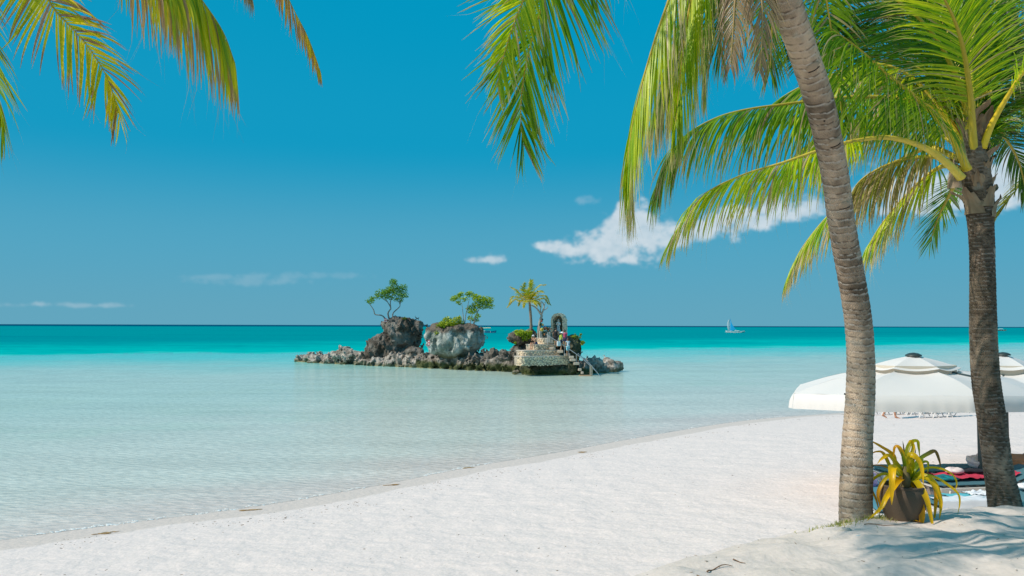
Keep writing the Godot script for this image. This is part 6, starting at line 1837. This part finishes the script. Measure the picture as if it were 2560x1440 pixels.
func build_pot() -> void:
	var at := on_ground(2250, 7.3)
	at.y -= 0.02
	var t := thing("plant_pot", "round dark brown clay pot beside the pale palm trunk", "plant pot", at, 0.0)
	var m := Mesher.new()
	m.lathe(Transform3D.IDENTITY, [[0.001, 0.0], [0.120, 0.0], [0.136, 0.012], [0.166, 0.07], [0.188, 0.14], [0.201, 0.21], [0.203, 0.26], [0.196, 0.30], [0.190, 0.312], [0.195, 0.320], [0.196, 0.332], [0.190, 0.338], [0.176, 0.336], [0.172, 0.31], [0.17, 0.29], [0.001, 0.295]], 48, Color(0.075, 0.052, 0.036))
	for i in m.c.size():
		var p := m.v[i]
		var f := fine.get_noise_3d(p.x * 160.0, p.y * 160.0, p.z * 160.0)
		var g := noise.get_noise_3d(p.x * 60.0, p.y * 90.0, p.z * 60.0)
		m.c[i] = Color(0.095, 0.066, 0.044).lerp(Color(0.17, 0.118, 0.075), clampf(0.4 + g + 0.5 * f, 0.0, 1.0))
		m.v[i] = p * (1.0 + 0.012 * f)
	var clay := mat("clay", 0.8)
	clay.uv1_triplanar = true
	clay.uv1_scale = Vector3.ONE * 4.0
	clay.albedo_texture = noise_tex(51, 0.05, 512, FastNoiseLite.TYPE_SIMPLEX, 5, 0.72, 1.15)
	part("pot", m.mesh(), clay, t)
	var so := Mesher.new()
	so.lathe(Transform3D(Basis.IDENTITY, Vector3(0, 0.30, 0)), [[0.172, 0.0], [0.12, 0.012], [0.001, 0.02]], 24, Color(0.05, 0.035, 0.022))
	part("soil", so.mesh(), mat("soil", 1.0), t)
	# the plant: strap leaves, each its own part
	var pl := thing("spider_lily", "potted strap leaved plant with drooping yellow and green leaves", "potted plant", Vector3.ZERO)
	var sm := Mesher.new()
	sm.tube(PackedVector3Array([at + Vector3(0.02, 0.29, 0), at + Vector3(0.03, 0.40, 0.01), at + Vector3(0.03, 0.50, 0.0)]), PackedFloat32Array([0.045, 0.036, 0.03]), 10, Color(0.15, 0.12, 0.05))
	part("stem", sm.mesh(), mat("stem", 0.7), pl)
	var Y := Color(1.0, 0.60, 0.005)
	var O := Color(0.95, 0.44, 0.008)
	var GG := Color(0.25, 0.33, 0.018)
	var L := Color(0.66, 0.55, 0.010)
	var B := Color(0.22, 0.13, 0.05)
	# tip control points in a local enlargement of the picture, with depth steps; width; colours from base to tip
	var list := [
		[[[620, 700, 0], [560, 655, -0.05], [470, 730, -0.2], [360, 890, -0.3], [300, 1010, -0.33], [125, 1165, -0.36]], 0.062, O, Y],
		[[[610, 690, 0], [530, 590, -0.1], [445, 520, -0.22], [435, 640, -0.3], [430, 800, -0.32], [428, 970, -0.33]], 0.075, L, Y],
		[[[650, 690, 0], [690, 665, -0.05], [770, 760, -0.18], [850, 920, -0.26], [895, 1120, -0.3], [940, 1340, -0.32]], 0.068, L, Y],
		[[[655, 680, 0], [760, 620, -0.05], [860, 650, -0.12], [950, 740, -0.16], [1000, 860, -0.18], [1018, 980, -0.18], [1000, 1155, -0.18]], 0.062, L, Y],
		[[[655, 690, 0], [780, 640, 0.0], [900, 690, -0.04], [960, 800, -0.08], [955, 960, -0.1], [935, 1220, -0.1]], 0.06, L, O],
		[[[640, 660, 0], [780, 605, 0.05], [960, 645, 0.05], [1120, 745, 0.03], [1225, 840, 0.0], [1245, 950, 0.0], [1220, 1085, 0.0]], 0.030, GG, Y],
		[[[650, 640, 0], [790, 560, 0.06], [900, 525, 0.1], [1050, 548, 0.1], [1165, 620, 0.08], [1208, 720, 0.08], [1172, 830, 0.08]], 0.030, L, Y],
		[[[630, 680, 0], [605, 560, -0.05], [570, 440, -0.06], [545, 330, -0.05]], 0.055, GG, GG],
		[[[610, 680, 0], [520, 520, -0.05], [400, 385, -0.1], [320, 410, -0.12], [255, 478, -0.12]], 0.045, GG, Y],
		[[[620, 670, 0], [625, 480, 0.05], [610, 340, 0.08], [660, 225, 0.1], [735, 205, 0.1], [755, 290, 0.1], [765, 400, 0.1]], 0.045, GG, L],
		[[[645, 660, 0], [740, 450, 0.05], [870, 355, 0.1], [950, 330, 0.12], [995, 420, 0.12], [1020, 530, 0.12]], 0.042, GG, B],
		[[[620, 670, 0], [670, 520, -0.1], [640, 385, -0.16], [700, 385, -0.2], [770, 470, -0.22], [800, 600, -0.24], [808, 735, -0.25]], 0.058, L, Y],
		[[[600, 670, 0], [480, 500, 0.1], [440, 370, 0.14], [290, 265, 0.18], [150, 188, 0.2]], 0.045, L, O],
		[[[600, 680, 0], [430, 540, 0.1], [330, 360, 0.14], [250, 335, 0.16], [150, 372, 0.18]], 0.04, GG, O],
		[[[590, 680, 0], [400, 540, 0.02], [280, 497, 0.02], [150, 497, 0.02]], 0.024, GG, B],
		[[[590, 690, 0], [400, 630, -0.05], [300, 740, -0.08], [262, 860, -0.08], [290, 980, -0.08], [280, 1080, -0.08]], 0.036, L, O],
		[[[580, 690, 0], [340, 600, 0.1], [170, 700, 0.14], [170, 760, 0.14], [240, 900, 0.1], [285, 1080, 0.08]], 0.036, L, O],
		[[[650, 700, 0], [720, 850, -0.16], [785, 1000, -0.22], [790, 1160, -0.24], [760, 1260, -0.24], [690, 1300, -0.24]], 0.06, O, O],
		[[[650, 660, 0], [780, 480, 0.12], [850, 455, 0.14], [868, 500, 0.14], [860, 600, 0.14]], 0.03, GG, L],
		[[[615, 660, 0], [590, 450, 0.02], [520, 290, 0.04], [465, 285, 0.06], [450, 420, 0.06]], 0.045, GG, O],
		[[[620, 650, 0], [650, 420, 0.06], [690, 290, 0.08], [660, 205, 0.08], [620, 230, 0.08]], 0.038, L, Y],
		[[[620, 650, 0], [590, 460, 0.1], [575, 300, 0.14], [560, 200, 0.14]], 0.02, GG, B],
		[[[640, 650, 0], [690, 450, 0.1], [720, 290, 0.12]], 0.022, GG, B],
		[[[630, 690, 0], [640, 560, -0.1], [620, 440, -0.12], [585, 380, -0.1]], 0.05, GG, L],
		[[[640, 690, 0], [690, 560, -0.04], [760, 480, -0.02], [810, 420, 0.0]], 0.045, GG, GG],
		[[[600, 680, 0], [520, 560, 0.0], [470, 440, 0.04], [430, 380, 0.05]], 0.042, GG, GG],
		[[[600, 700, 0], [560, 640, 0.1], [500, 560, 0.14], [560, 700, 0.16], [610, 800, 0.14]], 0.04, O, O]]
	var lm := mat("strap_leaf", 0.35, {"metallic_specular": 0.5, "backlight_enabled": true, "backlight": Color(1.0, 0.99, 0.7)})
	for q in list:
		var raw := []
		for c in q[0]:
			raw.append(P(2140.0 + c[0] / 4.8, 1060.0 + c[1] / 4.8, 7.3 + c[2]))
		var floor_ := 0.0
		var pts := spline(raw, 26)
		var mm := Mesher.new()
		var n := pts.size()
		var tw := rng.randf_range(-0.5, 0.5)
		for i in n:
			var f := float(i) / (n - 1)
			var tan := (pts[mini(i + 1, n - 1)] - pts[maxi(i - 1, 0)]).normalized()
			var eye := (EYE - pts[i]).normalized()
			# the blade lies roughly level where it leaves the heart and turns as it falls
			var s := tan.cross(Vector3.UP)
			var s2 := tan.cross(Vector3(-0.42, 0.5, 0.75).normalized())
			s = (s.normalized() if s.length() > 0.15 else s2).lerp(s2.normalized(), 0.88).normalized().rotated(tan, tw * f)
			var nn := s.cross(tan).normalized()
			var w: float = q[1] * 0.47 * (0.5 + 0.5 * smoothstep(0.0, 0.25, f)) * (1.0 - 0.93 * pow(f, 3.0)) * (1.0 + 0.06 * sin(f * 17.0))
			var col: Color = (q[2] as Color).lerp(q[3], smoothstep(0.15, 0.6, f))
			if q[3] != GG and q[2] != O:
				col = GG.lerp(col, smoothstep(0.0, 0.14, f))
			var p := pts[i]
			p.y = maxf(p.y, ground(p.x, p.z) + 0.012)
			for k in 5:
				var u := k / 4.0 * 2.0 - 1.0
				var st := 0.9 + 0.22 * fine.get_noise_2d(u * 60.0 + q[1] * 3000.0, f * 14.0)
				var cc := col * st
				cc = cc.lerp(B, 0.6 * smoothstep(0.93, 1.0, f))
				cc.a = 1.0
				mm.p(p + s * w * u + nn * (w * 0.35 * u * u), cc)
		for i in n - 1:
			for k in 4:
				var a := i * 5 + k
				mm.quad(a, a + 1, a + 6, a + 5)
		part("leaf", mm.mesh(), lm, pl)

func build_litter() -> void:
	# dry bits washed up and blown about: seaweed, husk, leaf scraps
	var fm := Mesher.new()
	fm.ball(Vector3.ZERO, Vector3(1, 0.35, 0.4), Color(1, 1, 1), 3, 5)
	var tr := []
	var cs := []
	for i in 2600:
		var s := rng.randf_range(-20.0, 24.0)
		var p := 0.0
		var k := rng.randf()
		var size := rng.randf_range(0.006, 0.02)
		if k < 0.45:
			p = 1.9 + 0.8 * noise.get_noise_2d(s * 8.0, 2.0) + rng.randfn(0, 0.35)
			if noise.get_noise_2d(s * 20.0, 60.0) < -0.05:
				continue
		elif k < 0.7:
			p = rng.randf_range(2.0, 14.0)
			size *= 0.8
		else:
			p = rng.randf_range(14.5, 18.5)
			s = rng.randf_range(-14.0, -4.0)
			size = rng.randf_range(0.003, 0.009)
		var off := 0.3333 * (table(SHORE, s - 1.2) + table(SHORE, s) + table(SHORE, s + 1.2))
		var w: Vector2 = O2 + T2 * s + N2 * (p + off)
		var b := Basis(Vector3.UP, rng.randf_range(-PI, PI)) * Basis(Vector3.BACK, rng.randfn(0, 0.2)) * Basis.from_scale(Vector3(size * rng.randf_range(1.0, 3.0), size, size))
		tr.append(Transform3D(b, Vector3(w.x, ground_sp(Vector2(s, p)) + size * 0.1, w.y)))
		cs.append(Color(0.13, 0.085, 0.05).lerp(Color(0.34, 0.25, 0.17), rng.randf()))
	var mm := MultiMesh.new()
	mm.transform_format = MultiMesh.TRANSFORM_3D
	mm.use_colors = true
	mm.mesh = fm.mesh()
	mm.instance_count = tr.size()
	for i in tr.size():
		mm.set_instance_transform(i, tr[i])
		mm.set_instance_color(i, cs[i])
	var o := MultiMeshInstance3D.new()
	o.name = "beach_litter"
	o.multimesh = mm
	o.material_override = mat("litter", 0.9)
	add_child(o, true)
	tag(o, "dry brown scraps scattered over the sand", "plant litter", "", "stuff")
	# strands of seaweed on the wet strip
	for q in [[628, 1277, 0.34, "brown strand of seaweed on the wet sand left of centre"], [985, 1212, 0.22, "short brown seaweed strand at the waterline below the islet's left end"], [1172, 1168, 0.2, "brown seaweed bit where the wash ends under the middle boulder"], [1455, 1134, 0.14, "tiny brown weed scrap on dry sand below the shrine"], [270, 1340, 0.2, "brown weed strand near the wash at the lower left"]]:
		var m := Mesher.new()
		var c := G(q[0], q[1], 0.03)
		for k in 7:
			var a := c + Vector3(rng.randfn(0, q[2] * 0.5), 0, rng.randfn(0, 0.06))
			var ps := []
			for l in 4:
				var x := a + Vector3((l - 1.5) * q[2] * 0.33, 0, rng.randfn(0, 0.025))
				x.y = ground(x.x, x.z) + 0.012
				ps.append(x)
			m.tube(spline(ps, 6), PackedFloat32Array([0.004, 0.01, 0.013, 0.013, 0.011, 0.008, 0.003]), 5, Color(0.30, 0.17, 0.05).lerp(Color(0.38, 0.26, 0.12), rng.randf()), 0.6)
		tag(part(numbered("seaweed"), m.mesh(), mat("litter", 0.9), self), q[3], "seaweed")
	# twigs at the edge of the bank
	for q in [[[[1768, 1428], [1785, 1418], [1812, 1412], [1842, 1411]], 0.006, "long brown twig lying at the bottom edge of the bank"], [[[1832, 1401], [1845, 1404], [1858, 1408]], 0.005, "short brown twig above the long one on the bank"], [[[1742, 1437], [1748, 1441], [1752, 1446]], 0.004, "thin dry stalk at the very bottom of the bank"], [[[2160, 1310], [2190, 1318], [2222, 1330], [2250, 1326]], 0.004, "crooked root fibre on the sand in front of the pot"]]:
		var g := G(q[0][0][0], q[0][0][1], 2.5)
		for it in 8:
			g = G(q[0][0][0], q[0][0][1], ground(g.x, g.z) + 0.012)
		var ps := []
		for c in q[0]:
			ps.append(g + Vector3((c[0] - q[0][0][0]) * -g.z / F, 0, (c[1] - q[0][0][1]) * -g.z / F * 2.5))
		var m := Mesher.new()
		var pts := spline(ps, 10)
		var rr := PackedFloat32Array()
		for i in pts.size():
			pts[i].y = ground(pts[i].x, pts[i].z) + 0.01
			rr.append(q[1] * (1.0 - 0.06 * i))
		m.tube(pts, rr, 6, Color(0.20, 0.11, 0.06))
		tag(part(numbered("twig"), m.mesh(), mat("twig_bark", 0.9), self), q[2], "twig")
	for q in [[2113, 1330, 0.038, Color(0.46, 0.43, 0.38), "rough grey brown stone in the sand under the pale trunk"], [2150, 1343, 0.022, Color(0.34, 0.40, 0.41), "small smooth blue grey pebble below the rough stone"]]:
		var g := G(q[0], q[1], 2.4)
		for it in 6:
			g = G(q[0], q[1], ground(g.x, g.z))
		var m := Mesher.new()
		m.ball(g + Vector3(0, q[2] * 0.2, 0), Vector3(q[2] * 1.5, q[2] * 0.8, q[2]), q[3], 9, 12)
		for i in m.v.size():
			m.v[i] += Vector3.ONE * q[2] * 0.4 * fine.get_noise_3d(m.v[i].x * 300.0, m.v[i].y * 300.0, m.v[i].z * 300.0)
		tag(part(numbered("stone"), m.mesh(), mat("stone", 0.9), self), q[4], "stone")
	# thin grass round the foot of the pale palm
	var gm := Mesher.new()
	var f := on_ground(2139, 7.4)
	for i in 620:
		var a := rng.randf() * TAU
		var r := 0.13 + absf(rng.randfn(0, 0.14))
		var x := f + Vector3(cos(a) * r * 1.25, 0, sin(a) * r * 0.8)
		if rng.randf() < 0.18:      # a drier patch runs down the edge of the bank
			var u := rng.randf()
			x = f + Vector3(-0.2 - 0.42 * u, 0, 0.15 + 0.28 * u) + Vector3(rng.randfn(0, 0.09), 0, rng.randfn(0, 0.08))
		x.y = ground(x.x, x.z) - 0.004
		var h := rng.randf_range(0.015, 0.055)
		var lean := Vector3(rng.randfn(), 0, rng.randfn()) * h * 0.5
		var sd := Vector3(rng.randfn(), 0, rng.randfn()).normalized() * 0.0035
		var col := Color(0.24, 0.30, 0.04).lerp(Color(0.58, 0.50, 0.22), rng.randf())
		var k0 := gm.p(x - sd, col)
		var k1 := gm.p(x + sd, col)
		var k2 := gm.p(x + Vector3.UP * h * 0.6 + lean * 0.4 + sd * 0.7, col)
		var k3 := gm.p(x + Vector3.UP * h * 0.6 + lean * 0.4 - sd * 0.7, col)
		var k4 := gm.p(x + Vector3.UP * h + lean, col)
		gm.quad(k0, k1, k2, k3)
		gm.tri(k3, k2, k4)
	tag(part("grass", gm.mesh(false), leaf_mat(), self), "thin dry grass around the foot of the pale palm", "grass", "", "stuff")

func _ready() -> void:
	rng.seed = 20
	noise.seed = 3
	noise.frequency = 0.03
	noise.fractal_octaves = 4
	fine.seed = 9
	fine.frequency = 0.05
	fine.fractal_octaves = 3
	cell.seed = 4
	cell.noise_type = FastNoiseLite.TYPE_CELLULAR
	cell.frequency = 0.9
	# camera, sky, sun, exposure
	cam_basis = Basis(Vector3.RIGHT, atan(93.5 / F)) * Basis(Vector3.BACK, atan(7.0 / 2560.0))
	var cam := Camera3D.new()
	cam.name = "camera"
	cam.transform = Transform3D(cam_basis, EYE)
	cam.fov = rad_to_deg(2.0 * atan(720.0 / F))
	cam.near = 0.05
	cam.far = 40000.0
	add_child(cam)
	var env := Environment.new()
	env.background_mode = Environment.BG_SKY
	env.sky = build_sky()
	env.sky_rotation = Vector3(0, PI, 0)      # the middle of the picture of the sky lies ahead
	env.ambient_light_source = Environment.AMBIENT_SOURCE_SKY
	env.tonemap_mode = Environment.TONE_MAPPER_LINEAR
	env.tonemap_exposure = 1.0
	env.sdfgi_enabled = true
	env.ssao_enabled = true
	env.ssil_enabled = true
	var we := WorldEnvironment.new()
	we.name = "world_environment"
	we.environment = env
	add_child(we)
	var sun := DirectionalLight3D.new()
	sun.name = "sun"
	sun.light_color = Color(1.0, 0.96, 0.90)
	sun.light_energy = 1.3
	sun.light_angular_distance = 0.5
	sun.shadow_enabled = true
	add_child(sun)
	sun.look_at_from_position(Vector3.ZERO, Vector3(0.68, -0.70, -0.20))
	build_beach()
	build_sea()
	build_foam()
	build_islet()
	build_boats()
	build_left_palm()
	build_right_palm()
	build_far_right_palm()
	build_upper_left_palm()
	build_beach_things()
